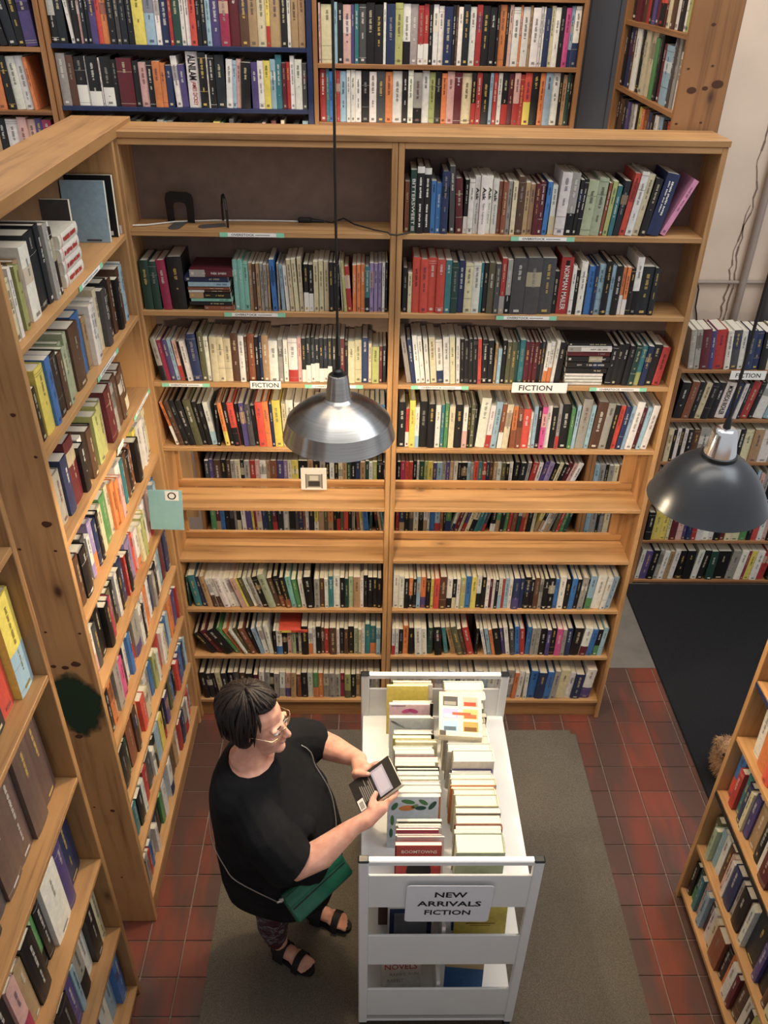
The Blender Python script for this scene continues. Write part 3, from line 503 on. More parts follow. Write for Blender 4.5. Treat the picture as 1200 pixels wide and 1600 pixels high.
# ---------------- book geometry
def book_geo(B):
    "three meshes in the book's own axes: cover, pages, title"
    w, h, d = B['w'], B['h'], B['d']; rn = random.Random(B['seed']); cv, pg, tt = MB(), MB(), MB()
    jit = rn.uniform(.88, 1.1); col = tuple(min(.95, x*jit*rn.uniform(.96, 1.04)) for x in PAL[B['c']])
    hard = B['hard']; t = min(.003 if hard else .0011, w*.14); ins = .0035 if hard else .0006
    bul = min(.003, w*.08) if (hard or w > .03) else 0
    cv.box((0, 0, 0), (t, d, h), col); cv.box((w-t, 0, 0), (w, d, h), col)
    K = 4; xs = [w*k/K for k in range(K+1)]; ys = [-bul*(1-(2*k/K-1)**2) for k in range(K+1)]
    vs_ = [(x, y, 0) for x, y in zip(xs, ys)]+[(x, y, h) for x, y in zip(xs, ys)]+[(0, t, 0), (w, t, 0), (0, t, h), (w, t, h)]
    n = K+1
    cv.add(vs_, [(k, k+1, n+k+1, n+k) for k in range(K)]+[tuple(range(n, 2*n))+(2*n+3, 2*n+2), tuple(range(n-1, -1, -1))+(2*n, 2*n+1)], col)
    pg.box((t, t, ins), (w-t, d-ins*1.2, h-ins))
    if B['title'] == 'fore':
        return cv, pg, tt
    def strip(z0, z1, c, e=.0004, mb=tt):
        mb.add([(x, y-e, z0) for x, y in zip(xs, ys)]+[(x, y-e, z1) for x, y in zip(xs, ys)], [(k, k+1, n+k+1, n+k) for k in range(K)], c)
    lum = sum(col)/3; dark = lum < .16
    ink = rn.choice([PAL['w'], PAL['w'], PAL['c'], lin('d9b866'), PAL['G']]) if dark else rn.choice([PAL['k'], PAL['k'], PAL['g'], PAL['b'], PAL['m'], PAL['w'] if lum < .4 else PAL['k']])
    if B['c2']:
        c2 = PAL[B['c2']]; k = rn.uniform(.28, .45); strip(0.0005, h*k, c2, .0003)
    def glyph(z0, z1, x0, x1, c):
        xc = (x0+x1)/2/w; y = -bul*(1-(2*xc-1)**2)-.0009
        tt.add([(x0, y, z0), (x1, y, z0), (x1, y, z1), (x0, y, z1)], [(0, 1, 2, 3)], c)
    def run(z, zend, a, b_, c, lo=.0025, hi=.0048):
        word = 0
        while z > zend:
            l = rn.uniform(lo, hi)
            if word > rn.randint(3, 7): z -= .004; word = 0; continue
            j = rn.uniform(0, .25)*(b_-a)
            glyph(z-l, z, a+j*rn.choice((0, 1)), b_-j*rn.choice((0, 1)), c); z -= l+.0013; word += 1
    T = B['title']; Mt = Matrix(((0, 1, 0, w/2), (0, 0, -1, -bul-.0006), (-1, 0, 0, h/2), (0, 0, 0, 1)))   # text x runs down the spine
    if T == 'redscript':
        strip(h*.10, h*.14, PAL['q']); run(h*.86, h*.18, w*.32, w*.68, PAL['r'], .004, .008)
    elif T and T not in ('small', 'wide', 'script'):
        txt = T.replace('_', ' ')
        if T == 'Ask':
            put_text(tt, 'Ask', Mt, -h*.20, 0, h*.22, w*.52, PAL['k'], bold=.02); put_text(tt, 'Sam Lipsyte', Mt, h*.14, 0, h*.36, w*.34, PAL['g'])
        elif T == 'ALNILAM':
            put_text(tt, 'ALNILAM', Mt, -h*.22, 0, h*.44, w*.62, PAL['k'], bold=.02); put_text(tt, 'JAMES DICKEY', Mt, h*.24, 0, h*.44, w*.46, PAL['r'], bold=.01)
        elif T == 'MORDECAI': put_text(tt, 'MORDECAI RICHLER', Mt, 0, 0, h*.8, w*.5, PAL['k'], bold=.02)
        elif T == 'NORMAN_MAILER':
            put_text(tt, 'NORMAN MAILER', Mt, h*.03, 0, h*.78, w*.42, PAL['w'], bold=.01); glyph(h*.86, h*.95, w*.35, w*.65, PAL['k'])
        else: put_text(tt, txt, Mt, 0, 0, h*.72, w*.5, PAL['w'], bold=.01); glyph(h*.04, h*.12, w*.25, w*.75, PAL['G'])
    elif T == 'script':
        strip(h*.90, h*.995, PAL['w']); run(h*.84, h*.55, w*.34, w*.62, PAL['w'], .002, .006); run(h*.45, h*.10, w*.36, w*.62, PAL['w'], .002, .006)
    elif T == 'wide':
        run(h*.88, h*.34, w*.50, w*.66, PAL['w'], .004, .006); run(h*.88, h*.40, w*.28, w*.40, PAL['w'])
    elif w > .0045:
        k = rn.random(); a, b_ = w/2-min(w*.16, .0055), w/2+min(w*.15, .0052); ink = tuple(i_*.72+c_*.28 for i_, c_ in zip(ink, col))
        if hard and rn.random() < .35:
            for q in rn.sample((.06, .1, .3, .72, .9, .94), 2): strip(h*q, h*q+.0014, ink)
        if k < .10 and w > .007: strip(h*rn.uniform(.5, .62), h*rn.uniform(.72, .86), tuple(.55*a_+.45*c_ for a_, c_ in zip(rn.choice([PAL['w'], PAL['c'], PAL['k'], PAL['m'], PAL['b'], PAL['t']]), col)))
        s0 = rn.uniform(.78, .93)*h; s1 = s0-rn.uniform(.14, .42)*h; run(s0, s1, a, b_, ink, .0016, .0034)
        if rn.random() < .7: run(s1-rn.uniform(.012, .05), max(h*.14, s1-rn.uniform(.05, .3)*h), w/2-min(w*.11, .004), w/2+min(w*.11, .004), ink, .0015, .0028)
        if rn.random() < .6: glyph(h*.045, h*.045+min(.009, w*.6), w*.3, w*.7, ink)
    return cv, pg, tt
def screen_area(B):
    M = B['M']; P = [project(M @ Vector(p)) for p in ((0, 0, 0), (B['w'], 0, 0), (B['w'], 0, B['h']), (0, 0, B['h']), (0, B['d'], B['h']), (B['w'], B['d'], B['h']))]
    if any(p is None for p in P): return 0
    c = (sum(p[0] for p in P[:4])/4, sum(p[1] for p in P[:4])/4)
    if not (-5 < c[0] < 1205 and -5 < c[1] < 1605): return 0
    def ar(q): return abs(sum(q[i][0]*q[(i+1) % 4][1]-q[(i+1) % 4][0]*q[i][1] for i in range(4)))/2
    return (ar(P[:4])+.5*ar([P[3], P[2], P[5], P[4]]))*B['prio']
ONES = 'zeroth first second third fourth fifth sixth seventh eighth ninth tenth eleventh twelfth thirteenth fourteenth fifteenth sixteenth seventeenth eighteenth nineteenth'.split()
TENS = {2: ('twentieth', 'twenty'), 3: ('thirtieth', 'thirty'), 4: ('fortieth', 'forty'), 5: ('fiftieth', 'fifty')}
def ordinal(n): return ONES[n] if n < 20 else (TENS[n//10][0] if n % 10 == 0 else TENS[n//10][1]+'-'+ONES[n % 10])
def hidden(B):
    "rows the lamps, the cart or the reader cover in the photograph"
    p = project(B['M'] @ Vector((B['w']/2, 0, B['h']/2)))
    return p is not None and ((445 < p[0] < 612 and 600 < p[1] < 705) or (1015 < p[0] < 1190 and 700 < p[1] < 820) or (570 < p[0] < 790 and 1040 < p[1] < 1120) or (345 < p[0] < 455 and p[1] > 1070 and p[1] < 1400) or p[1] < 0)
def build_book(B):
    cv, pg, tt = book_geo(B); M = B['M']; t = empty('book', M @ Vector((B['w']/2, B['d']/2, 0)))
    w, h = B['w'], B['h']
    if B.get('full'): lab = B['full']
    else:
        size = 'thick' if w > .03 else 'slim' if w < .013 else ''
        lean = 'leaning' if abs(B['lean']) >= 8 else ''
        lab = ' '.join(x for x in (size, lean, CNAME[B['c']], 'book,') if x)+f" {ordinal(B['i']+1)} from {B['end'] if B['end'] == 'left' else B['end']+' end'}, {B['phrase']}"
    tag(t, lab, 'book', B['group'])
    cvo = t
    for nm, mb, mt in (('cover', cv, 'cover'), ('pages', pg, 'pages'), ('title', tt, 'painted')):
        if not mb.v: continue
        mb.v = [tuple(M @ Vector(p)) for p in mb.v]; ob = mb.build(nm, MAT[mt], cvo if nm == 'title' else t, color=(mt != 'pages'))
        if nm == 'cover': cvo = ob
        if nm == 'title': ob['kind'] = 'stuff'
    return t
EXTRA_BOOKS = 52          # the books on and in the cart and held in the hand are built singly further down
order = sorted((B for B in BOOKS if not hidden(B)), key=screen_area, reverse=True)
single = order[:300-EXTRA_BOOKS]; sid = set(id(B) for B in single)
for B in BOOKS:
    if id(B) in sid: build_book(B)
st = MB()
for B in BOOKS:
    if id(B) in sid: continue
    cv, pg, tt = book_geo(B); M = B['M']
    for mb, k in ((cv, 0), (pg, 1), (tt, 2)):
        n0 = len(st.v); st.v += [tuple(M @ Vector(p)) for p in mb.v]
        for f, c in zip(mb.f, mb.c): st.f.append([n0+i for i in f]); st.c.append(c); st.m.append(k)
so = st.build('books', [MAT['cover'], MAT['pages'], MAT['painted']], color=True)
tag(so, 'hundreds of smaller books filling the rear and lower shelves', 'books', kind='stuff')

# ------------------------------------------------------------------ signs, labels and small things on the shelves
def strip_label(M, w, h, label, text='OVERSTOCK', ends=True):
    "taped paper strip in the local xy plane of M"
    t = empty('shelf_label', M.to_translation()); tag(t, label, 'label')
    m = MB(); m.box((-w/2, -h/2, 0), (w/2, h/2, .0008), M=M); pp = m.build('paper', MAT['paper_white'], t)
    if ends:
        for s_ in (-1, 1):
            m = MB(); m.box((s_*w/2-.016 if s_ > 0 else -w/2-.012, -h/2-.0008, .0004), (w/2+.012 if s_ > 0 else -w/2+.016, h/2+.0008, .0013), M=M); m.build('tape', MAT['mint_tape'], t)
    m = MB(); put_text(m, text, M, -w*.16, 0, w*.40, h*.55, off=.0011, bold=.015)
    x = w*.06
    while x < w*.30:
        m.add([(x, -h*.14, .0011), (x+.0026, -h*.14, .0011), (x+.0026, h*.1, .0011), (x, h*.1, .0011)], [(0, 1, 2, 3)], M=M); x += .0042
    o = m.build('lettering', MAT['ink'], pp); o['kind'] = 'stuff'; return t
def face(ex, ez, pos):
    ex = Vector(ex).normalized(); ez = Vector(ez).normalized(); nz_ = ex.cross(ez)
    return Matrix(((ex.x, ez.x, nz_.x, pos[0]), (ex.y, ez.y, nz_.y, pos[1]), (ex.z, ez.z, nz_.z, pos[2]), (0, 0, 0, 1)))
FR = lambda x, z, y=-.0006: face((1, 0, 0), (0, 0, 1), (x, y, z))       # facing -Y
for L, x, side_ in (('S1', .425, 'left'), ('S2', .415, 'left'), ('S3', .13, 'left'), ('S3', .70, 'left'), ('S1', 1.44, 'right'), ('S2', 1.415, 'right'), ('S3', 1.11, 'right'), ('S3', 1.805, 'right')):
    nm = {'S1': 'top', 'S2': 'second', 'S3': 'third'}[L]
    ex_ = '' if L != 'S3' else {.13: ' at its left end', .70: ' behind the steel lamp', 1.11: ' at its left end', 1.805: ' at its right end'}[x]
    strip_label(FR(x, LV[L]-.0095), .20 if L != 'S3' or x > .2 else .16, .0135, f'overstock strip taped to the {nm} shelf of the {side_} bay'+ex_)
LF = lambda y, z: face((0, 1, 0), (0, 0, 1), (.0006, y, z))             # facing +X
for L, y in (('S1', -.47), ('S2', -.46), ('S3', -.17)):
    strip_label(LF(y, LV[L]-.0095), .22, .0135, f'overstock strip taped to the {dict(S1="top", S2="second", S3="third")[L]} shelf of the left bookcase')
def card_sign(name, M, w, h, text, label, tw=.6, th=.55, tx=0, cat='sign', rim=False):
    t = empty(name, M.to_translation()); tag(t, label, cat)
    m = MB(); m.bevbox((-w/2, -h/2, 0), (w/2, h/2, .003), .0008, M=M); pp = m.build('card', MAT['paper_white'], t)
    m = MB(); put_text(m, text, M, tx, 0, w*tw, h*th, off=.0034, bold=.012); o = m.build('lettering', MAT['ink'], pp); o['kind'] = 'stuff'
    return t
card_sign('shelf_sign', FR(1.497, LV['S3']-.004, -.003), .215, .042, 'FICTION', 'large white fiction sign on the third shelf of the right bay', tx=-.016)
card_sign('shelf_sign', FR(.437, LV['S3']-.004, -.003), .118, .032, 'FICTION', 'small white fiction sign on the third shelf of the left bay', tw=.86, th=.6)
card_sign('shelf_sign', FR(2.845, 1.418, YF-.004), .19, .05, 'FICTION', 'fiction sign on the top shelf of the rear bookcase by the cord', tw=.7, th=.5)
card_sign('shelf_sign', face((0, 1, 0), (.25, 0, 1), (.004, -.50, LV['S3']-.004)), .07, .03, 'OVERSTOCK', 'small white card on the third shelf edge of the left bookcase', tw=.6, th=.22)
# teal divider card with the letter O
t = empty('section_card', (.02, -.25, 1.335)); tag(t, 'pale teal divider card with the letter O sticking out of the left bookcase', 'card')
m = MB(); M = face((1, 0, -.02), (.06, 0, 1), (.033, -.252, 1.43)); m.bevbox((-.045, -.092, -.0012), (.085, .092, .0012), .0005, M=M); m.build('card', MAT['card_teal'], t)
m = MB(); m.box((.02, .046, .0012), (.072, .088, .0018), M=M); m.build('paper', MAT['paper_white'], t)
m = MB(); k = 28
m.add([(.046+r*math.cos(2*math.pi*i/k), .067+r*math.sin(2*math.pi*i/k), .0022) for r in (.0165, .0115) for i in range(k)], [(i, (i+1) % k, k+(i+1) % k, k+i) for i in range(k)], M=M); m.build('letter', MAT['ink'], t)
# small framed picture standing on the back rail
t = empty('picture_card', (.60, .15, LV['S5']+.0005)); tag(t, 'small white card with a grey photograph standing on the fifth shelf under the lamp', 'card')
M = face((1, 0, 0), (0, .12, 1), (.598, .148, LV['S5']+.054)); m = MB(); m.bevbox((-.056, -.052, -.0015), (.056, .052, .0015), .0005, M=M); m.build('card', MAT['paper_white'], t)
m = MB(); m.box((-.030, -.040, .0016), (.032, .022, .0022), lin('8c8a86'), M=M); m.box((-.024, -.034, .0022), (.026, -.010, .0026), lin('3a3936'), M=M); m.box((-.018, -.006, .0022), (.02, .016, .0026), lin('c9c6be'), M=M); m.box((-.036, -.044, .0016), (-.031, .024, .0024), lin('55524c'), M=M); m.box((.033, -.044, .0016), (.038, .024, .0024), lin('55524c'), M=M)
o = m.build('photograph', MAT['painted'], t, color=True); o['kind'] = 'stuff'
# bookends on the empty top shelf
def bookend(x, y, rz, label, wide):
    t = empty('bookend', (x, y, LV['S1'])); tag(t, label, 'bookend', 'metal bookends on the empty top shelf')
    Mz = Matrix.Translation((x, y, LV['S1']+.0005)) @ Matrix.Rotation(R(rz), 4, 'Z')
    pl = [(-.05, 0), (.05, 0), (.052, .08), (.046, .098), (.03, .105), (-.03, .105), (-.046, .098), (-.052, .08)]
    inn = [(-.024, 0.002), (.024, .002), (.024, .055), (.018, .066), (0, .07), (-.018, .066), (-.024, .055), (-.024, .03)]
    m = MB(); n = len(pl)
    if wide:
        for yy in (-.001, .001): m.add([(a, yy, b_) for a, b_ in pl]+[(a, yy, b_) for a, b_ in inn], [(i, (i+1) % n, n+(i+1) % n, n+i) for i in range(n)], M=Mz)
        m.add([(a, yy, b_) for yy in (-.001, .001) for a, b_ in pl], [(i, (i+1) % n, n+(i+1) % n, n+i) for i in range(n)], M=Mz)
    else:
        pts = [(-.05, 0), (-.05, .06), (-.03, .09), (0, .1), (.03, .09), (.05, .06), (.05, 0)]
        m.tube([Mz @ Vector((a, 0, b_+.004)) for a, b_ in pts], .004, 6)
    m.build('plate', MAT['black_metal'], t)
    m = MB(); k = 14; tongue = [(-.022, .0), (.022, 0)]+[(.022*math.cos(math.pi*i/k), -.075-.022*math.sin(math.pi*i/k)) for i in range(k+1)]
    m.add([(a, b_, z) for z in (.0, .0016) for a, b_ in tongue], [tuple(range(len(tongue)-1, -1, -1)), tuple(range(len(tongue), 2*len(tongue)))]+[(i, (i+1) % len(tongue), len(tongue)+(i+1) % len(tongue), len(tongue)+i) for i in range(len(tongue))], M=Mz)
    m.build('foot', plain('bookend_foot', '4a4846', .5) if 'bookend_foot' not in MAT else MAT['bookend_foot'], t)
    return t
bookend(.160, .115, -8, 'wide black metal bookend at the left of the empty top shelf', True)
bookend(.322, .085, -72, 'narrow black metal bookend seen edge-on on the empty top shelf', False)
pts = [(-.03, .03, 2.432), (.05, .06, 2.428), (.14, .11, 2.4275), (.28, .135, 2.4275), (.42, .14, 2.4275), (.58, .138, 2.4275)]
c = pipe('extension_cable', pts, .003, 'cable_white', 'white cable lying along the empty top shelf', 'cable', n=6)
m = MB(); m.bevbox((.575, .128, 2.4245), (.625, .150, 2.440), .004); m.tube([(.62, .139, 2.431), (.67, .135, 2.429)], [.008, .004], 8); pl_ = m.build('plug_socket', MAT['black_plastic'], c)
pipe('black_cord', [(.672, .135, 2.4285), (.70, .128, 2.4285), (.74, .12, 2.445), (.78, .06, 2.44), (.85, .03, 2.43), (.895, -.004, 2.431), (.905, -.008, 2.425), (.93, -.009, 2.423), (.955, -.006, 2.428), (.975, .012, 2.4282)], .0028, 'cable_black', 'thin black cord looping round the centre upright at the top shelf', 'cable', n=6)
# face-out books on the top shelf of the left case
def face_out(x, y, z, w, h, t_, c, label, tilt=8, rz=0, art=(), cover_only=False):
    th = empty('book', (x, y, z)); tag(th, label, 'book')
    Mz = Matrix.Translation((x, y, z+.0008)) @ Matrix.Rotation(R(rz), 4, 'Z') @ Matrix.Rotation(R(-tilt), 4, 'X')
    col = PAL[c] if isinstance(c, str) else c
    m = MB(); m.box((-w/2, 0, 0), (w/2, .0014, h), col, M=Mz); m.box((-w/2, t_-.0014, 0), (w/2, t_, h), col, M=Mz); m.box((-w/2, .0014, 0), (-w/2+.0014, t_-.0014, h), col, M=Mz); cvo = m.build('cover', MAT['cover'], th, color=True)
    m = MB(); m.box((-w/2+.0014, .0014, .001), (w/2-.001, t_-.0014, h-.001), M=Mz); m.build('pages', MAT['pages'], th)
    if art:
        m = MB()
        for a in art:
            if a[0] == 'box': _, x0, z0, x1, z1, cc = a; m.add([(x0*w, -.0005, z0*h), (x1*w, -.0005, z0*h), (x1*w, -.0005, z1*h), (x0*w, -.0005, z1*h)], [(0, 1, 2, 3)], cc, M=Mz)
            elif a[0] == 'ell':
                _, x0, z0, rx, rz_, ang, cc = a; k = 14
                m.add([((x0)*w+rx*w*math.cos(q)*math.cos(ang)-rz_*w*math.sin(q)*math.sin(ang), -.0007, z0*h+rx*w*math.cos(q)*math.sin(ang)+rz_*w*math.sin(q)*math.cos(ang)) for q in [2*math.pi*i/k for i in range(k)]], [tuple(range(k))], cc, M=Mz)
            elif a[0] == 'text':
                _, tx, x0, z0, tw, thh, cc = a; Mt = Mz @ Matrix(((1, 0, 0, 0), (0, 0, -1, 0), (0, 1, 0, 0), (0, 0, 0, 1)))
                put_text(m, tx, Mt, x0*w, z0*h, tw*w, thh*h, cc, off=.0009, bold=.01)
        o = m.build('cover_art', MAT['painted'], cvo, color=True); o['kind'] = 'stuff'
    return th
zs = LV['S1']
face_out(-.088, -.045, zs, .155, .205, .012, 'w', 'white edged picture book standing at the far end of the left top shelf', 2, 0, (('box', -.42, .04, .3, .94, PAL['k']), ('box', .3, .08, .40, .5, PAL['R'])))
face_out(-.088, -.085, zs, .150, .195, .022, 'k', 'black hardback standing face-out behind the pale blue book', 4, 0, (('box', .2, .03, .4, .10, PAL['w']),))
face_out(-.092, -.150, zs, .140, .190, .016, 's', 'pale blue book standing face-out on the left top shelf', 6, 0, (('box', -.05, .02, .30, .05, PAL['g']),))
face_out(-.125, -.33, zs, .09, .175, .02, 'g', 'grey book standing face-out behind the red lettered pile', 3, 0)

# ------------------------------------------------------------------ pendant lamps
def recentre(o, c):
    o.data.transform(Matrix.Translation(-Vector(c))); o.location = c
    return o
def cord_thing(t, x, y, z0, z1, r=.0035):
    m = MB(); m.tube([(x, y, z0), (x, y, z1)], r, 8); auto_smooth(m.build('cord', MAT['cable_black'], t))
LX, LY, LZ = .748, -.775, 2.082
t = empty('pendant_lamp', (LX, LY, LZ)); tag(t, 'brushed steel pendant lamp hanging in front of the main bookcase', 'lamp')
P1 = [(.022, .161), (.027, .160), (.0295, .154), (.035, .105), (.039, .091), (.048, .084), (.075, .077), (.103, .063), (.130, .043), (.1505, .022), (.1640, -.028), (.1655, -.031)]
m = MB(); m.lathe(P1, (LX, LY, LZ), 96); o = auto_smooth(m.build('shade', MAT['brushed_steel'], t), 19); recentre(o, (LX, LY, LZ))
m = MB(); m.lathe([(.1625, -.0305), (.149, .014), (.128, .038), (.102, .057), (.074, .071), (.047, .078), (.036, .088)], (LX, LY, LZ), 64); auto_smooth(m.build('shade_lining', MAT['lamp_inside'], o), 50)
m = MB(); m.lathe([(.0, .163), (.022, .163), (.0225, .159), (.0, .159)], (LX, LY, LZ), 24); m.lathe([(.0045, .215), (.0075, .205), (.0075, .178), (.014, .173), (.014, .161)], (LX, LY, LZ), 20); auto_smooth(m.build('strain_relief', MAT['black_plastic'], t))
m = MB(); m.lathe([(.001, -.012), (.014, -.008), (.024, .004), (.026, .016), (.020, .034), (.013, .05), (.013, .075)], (LX, LY, LZ), 24); o = auto_smooth(m.build('bulb', MAT['bulb_glow'], t), 60)
cord_thing(t, LX, LY, LZ+.2, 4.6)
def bulb_light(x, y, z, power, col, rad=.028):
    l = bpy.data.lights.new('bulb_light', 'POINT'); l.energy = power; l.color = col; l.shadow_soft_size = rad
    o = bpy.data.objects.new('bulb_light', l); COL.objects.link(o); o.location = (x, y, z); return o
bulb_light(LX, LY, LZ-.024, 27, (1, .81, .56))
BX, BY, BZ = 1.832, -.90, 1.948
t = empty('pendant_lamp', (BX, BY, BZ)); tag(t, 'black enamel pendant lamp with bright metal cap at the right', 'lamp')
P2 = [(.046, .112), (.058, .109), (.078, .099), (.103, .079), (.126, .053), (.145, .024), (.160, -.006), (.170, -.030), (.1725, -.034), (.1695, -.035)]
m = MB(); m.lathe(P2, (BX, BY, BZ), 80); auto_smooth(m.build('shade', MAT['black_enamel'], t), 50)
m = MB(); m.lathe([(.167, -.0335), (.157, -.006), (.142, .023), (.123, .051), (.100, .076), (.076, .095), (.045, .106)], (BX, BY, BZ), 64); auto_smooth(m.build('shade_lining', MAT['lamp_inside'], t), 50)
m = MB(); m.lathe([(.0, .204), (.022, .203), (.030, .198), (.034, .188), (.043, .135), (.045, .122)], (BX, BY, BZ), 48); auto_smooth(m.build('cap', MAT['chrome'], t), 40)
m = MB(); m.lathe([(.045, .124), (.0495, .122), (.0495, .110), (.046, .106)], (BX, BY, BZ), 48); auto_smooth(m.build('collar', MAT['black_plastic'], t), 40)
m = MB(); m.lathe([(.0045, .24), (.009, .225), (.011, .204)], (BX, BY, BZ), 16); auto_smooth(m.build('strain_relief', MAT['black_plastic'], t), 40)
m = MB(); m.lathe([(.001, -.022), (.014, -.018), (.024, -.006), (.026, .006), (.020, .024), (.013, .04), (.013, .09)], (BX, BY, BZ), 24); auto_smooth(m.build('bulb', MAT['bulb_glow'], t), 60)
cord_thing(t, BX, BY, BZ+.23, 4.6, .0045)
bulb_light(BX, BY, BZ-.03, 12, (1, .80, .56))

# ------------------------------------------------------------------ book cart
CX0, CX1, CY0, CY1 = .815, 1.362, -1.495, -.715
cart = empty('book_cart', ((CX0+CX1)/2, (CY0+CY1)/2, .0066)); tag(cart, 'pale grey metal three shelf book cart beside the reader', 'cart')
cp = MAT['cart_paint']
for x in (CX0, CX1-.030):
    for y in (CY0, CY1-.022):
        po_ = mbox('post', (x, y, .075), (x+.030, y+.022, 1.022), cp, cart, .003)
        m = MB(); m.bevbox((x-.002, y-.002, 1.0225), (x+.032, y+.024, 1.032), .004); m.build('corner_cap', MAT['black_plastic'], po_)
        m = MB(); m.tube([(x+.004, y+.011, .036), (x+.024, y+.011, .036)], .029, 18); m.box((x+.010, y+.002, .05), (x+.018, y+.020, .076)); auto_smooth(m.build('caster', MAT['black_plastic'], po_), 40)
for y in (CY0, CY1-.022):
    mbox('handle_rail', (CX0+.026, y+.001, 1.008), (CX1-.026, y+.021, 1.030), cp, cart, .003)
    for za, zb in ((.79, .955), (.457, .63), (.12, .297)): mbox('end_panel', (CX0+.030, y+.004, za), (CX1-.030, y+.012, zb), cp, cart, .0015)
for z in (.815, .482, .145):
    mbox('shelf', (CX0+.006, CY0+.0125, z-.018), (CX1-.006, CY1-.0185, z), cp, cart, .002)
mbox('base_shelf', (CX0+.006, CY0+.004, .078), (CX1-.006, CY1-.018, .090), cp, cart, .002)
for z in (.482, .145): mbox('divider', (1.082, CY0+.02, z), (1.094, CY1-.026, z+.17), cp, cart, .001)
# sign taped to the cart
t = empty('cart_sign', (1.09, CY0-.003, .70)); tag(t, 'white laminated new arrivals fiction sign on the end of the cart', 'sign')
M = face((1, 0, -.008), (.01, -.06, 1), (1.090, CY0-.004, .822)); rr_ = [(sx*(.131-.012)+.012*math.cos(a), sy*(.106-.012)+.012*math.sin(a)) for sx, sy, a0 in ((1, 1, 0), (-1, 1, 90), (-1, -1, 180), (1, -1, 270)) for a in [R(a0+q) for q in (0, 22, 45, 68, 90)]]
m = MB(); k = len(rr_); m.add([(x, y, z) for z in (-.001, .001) for x, y in rr_], [tuple(range(k-1, -1, -1)), tuple(range(k, 2*k))]+[(i, (i+1) % k, k+(i+1) % k, k+i) for i in range(k)], M=M); sgc = m.build('card', plain('laminate', 'e9eaf0', .25, var=.02), t)
m = MB(); put_text(m, 'NEW', M, .004, .056, .098, .030, off=.0018, bold=.022); put_text(m, 'ARRIVALS', M, .002, .004, .196, .030, off=.0018, bold=.022); put_text(m, 'FICTION', M, .0, -.048, .142, .029, off=.0018, bold=.022)
o = m.build('lettering', MAT['ink'], sgc); o['kind'] = 'stuff'
def row_singles(*a, **k):
    n0 = len(BOOKS); add_row(*a, **k)
    return [build_book(B) for B in BOOKS[n0:]]
CS = .8155
def cart_cover(y, w, h, t_, c, label, x=.992, tilt=9, art=()): face_out(x, y, CS, w, h, t_, c, label, tilt, 0, art)
def cart_row(nm, y0, y1, toks, h0, sd): row_singles(nm+' on book cart', 'books in the left row on the cart', (.922, y0, CS), NY, X_, y0-y1, toks, h0, .140, setback=.004, end='far', seed=sd, dj=.012)
cart_row('farthest left row', -.748, -.790, 'k5h96L-5 c10h98L-5 w11h98L-6', .205, 201)
cart_cover(-.826, .150, .214, .012, 'y', 'big yellow book standing at the far left of the cart', .984, 10)
cart_row('second left row', -.826, -.852, 'w10L-10 k3L-10', .176, 202)
cart_cover(-.892, .146, .190, .016, lin('e8c8cc'), 'pale book with pink lips on the cover in the left row on the cart', .990, 11, (('ell', -.07, .86, .13, .055, .3, PAL['P']), ('ell', .09, .86, .13, .055, -.3, PAL['P']), ('box', -.45, .965, -.1, .98, PAL['g'])))
cart_row('third left row', -.892, -.912, 'w10L-10', .172, 203)
cart_cover(-.950, .146, .186, .016, lin('c9cfc8'), 'grey green patterned book in the left row on the cart', .990, 11, (('ell', -.3, .85, .2, .03, -.5, lin('8d968c')), ('ell', -.38, .9, .1, .02, -.5, lin('5c645c'))))
cart_row('long middle left row', -.955, -1.262, 'w11L-10 k3L-10 y9L-10 c9L-10 w10h98L-10 G4L-10 w9L-10 r6L-9 c9L-9 c9L-9 k8L-9 w9L-9 c8L-9 w9h97L-9 G8L-9 w9L-9 o8L-9', .170, 204)
leaf = [('ell', -.36, .82, 0.106, 0.053, 1.1, lin('3e6b52')), ('ell', -.10, .91, 0.138, 0.053, -.2, lin('4c8050')), ('ell', .2, .90, 0.106, 0.050, -.6, lin('4c8050')), ('ell', .38, .84, 0.125, 0.053, 1.0, lin('355a4a')), ('ell', .15, .79, 0.112, 0.053, .05, lin('2f5348')), ('ell', -.12, .79, 0.163, 0.068, .1, lin('d98a4a')), ('ell', .03, .82, 0.088, 0.045, .6, lin('7f9468')), ('ell', -.40, .55, 0.037, 0.135, 0, lin('4c8050')), ('ell', -.42, .30, 0.037, 0.120, 0, lin('3e6b52'))]
cart_cover(-1.302, .162, .212, .016, lin('cdd8e4'), 'pale blue book with a leaf pattern cover in the left row on the cart', .985, 10, leaf)
cart_row('front left row', -1.312, -1.402, 'w11L-10 k3L-10 c11L-10 w11L-10 M8L-9 w9h96L-9 r5L-8 w5L-8', .166, 205)
cart_cover(-1.440, .142, .178, .016, 'r', 'red book with white lettering facing the near end of the cart', .996, 8, (('text', 'BOOMTOWNS', .02, .86, .76, .075, PAL['w']), ('ell', .02, .40, .27, .36, 0, PAL['k']), ('box', -.5, 0, -.47, 1, PAL['m'])))
row_singles('right row on top of book cart', 'books in the right row on the cart', (1.268, -1.452, CS), Y_, NX, .70, 'L34h86L3 w6h84L2 U10h82L2 c14h82L2 G10h86L3 c22h88L3 c12h86L3 o6/wh84L2 c13h84L2 w12h82L2 p8h80L2 w24h96L2 w18h92 w18h90 w18h88 k10h84 c14h84 k10h82 L14h92 w22h98 w22h98', .205, .145, setback=.005, end='near', seed=203, dj=.012, hj=.015)
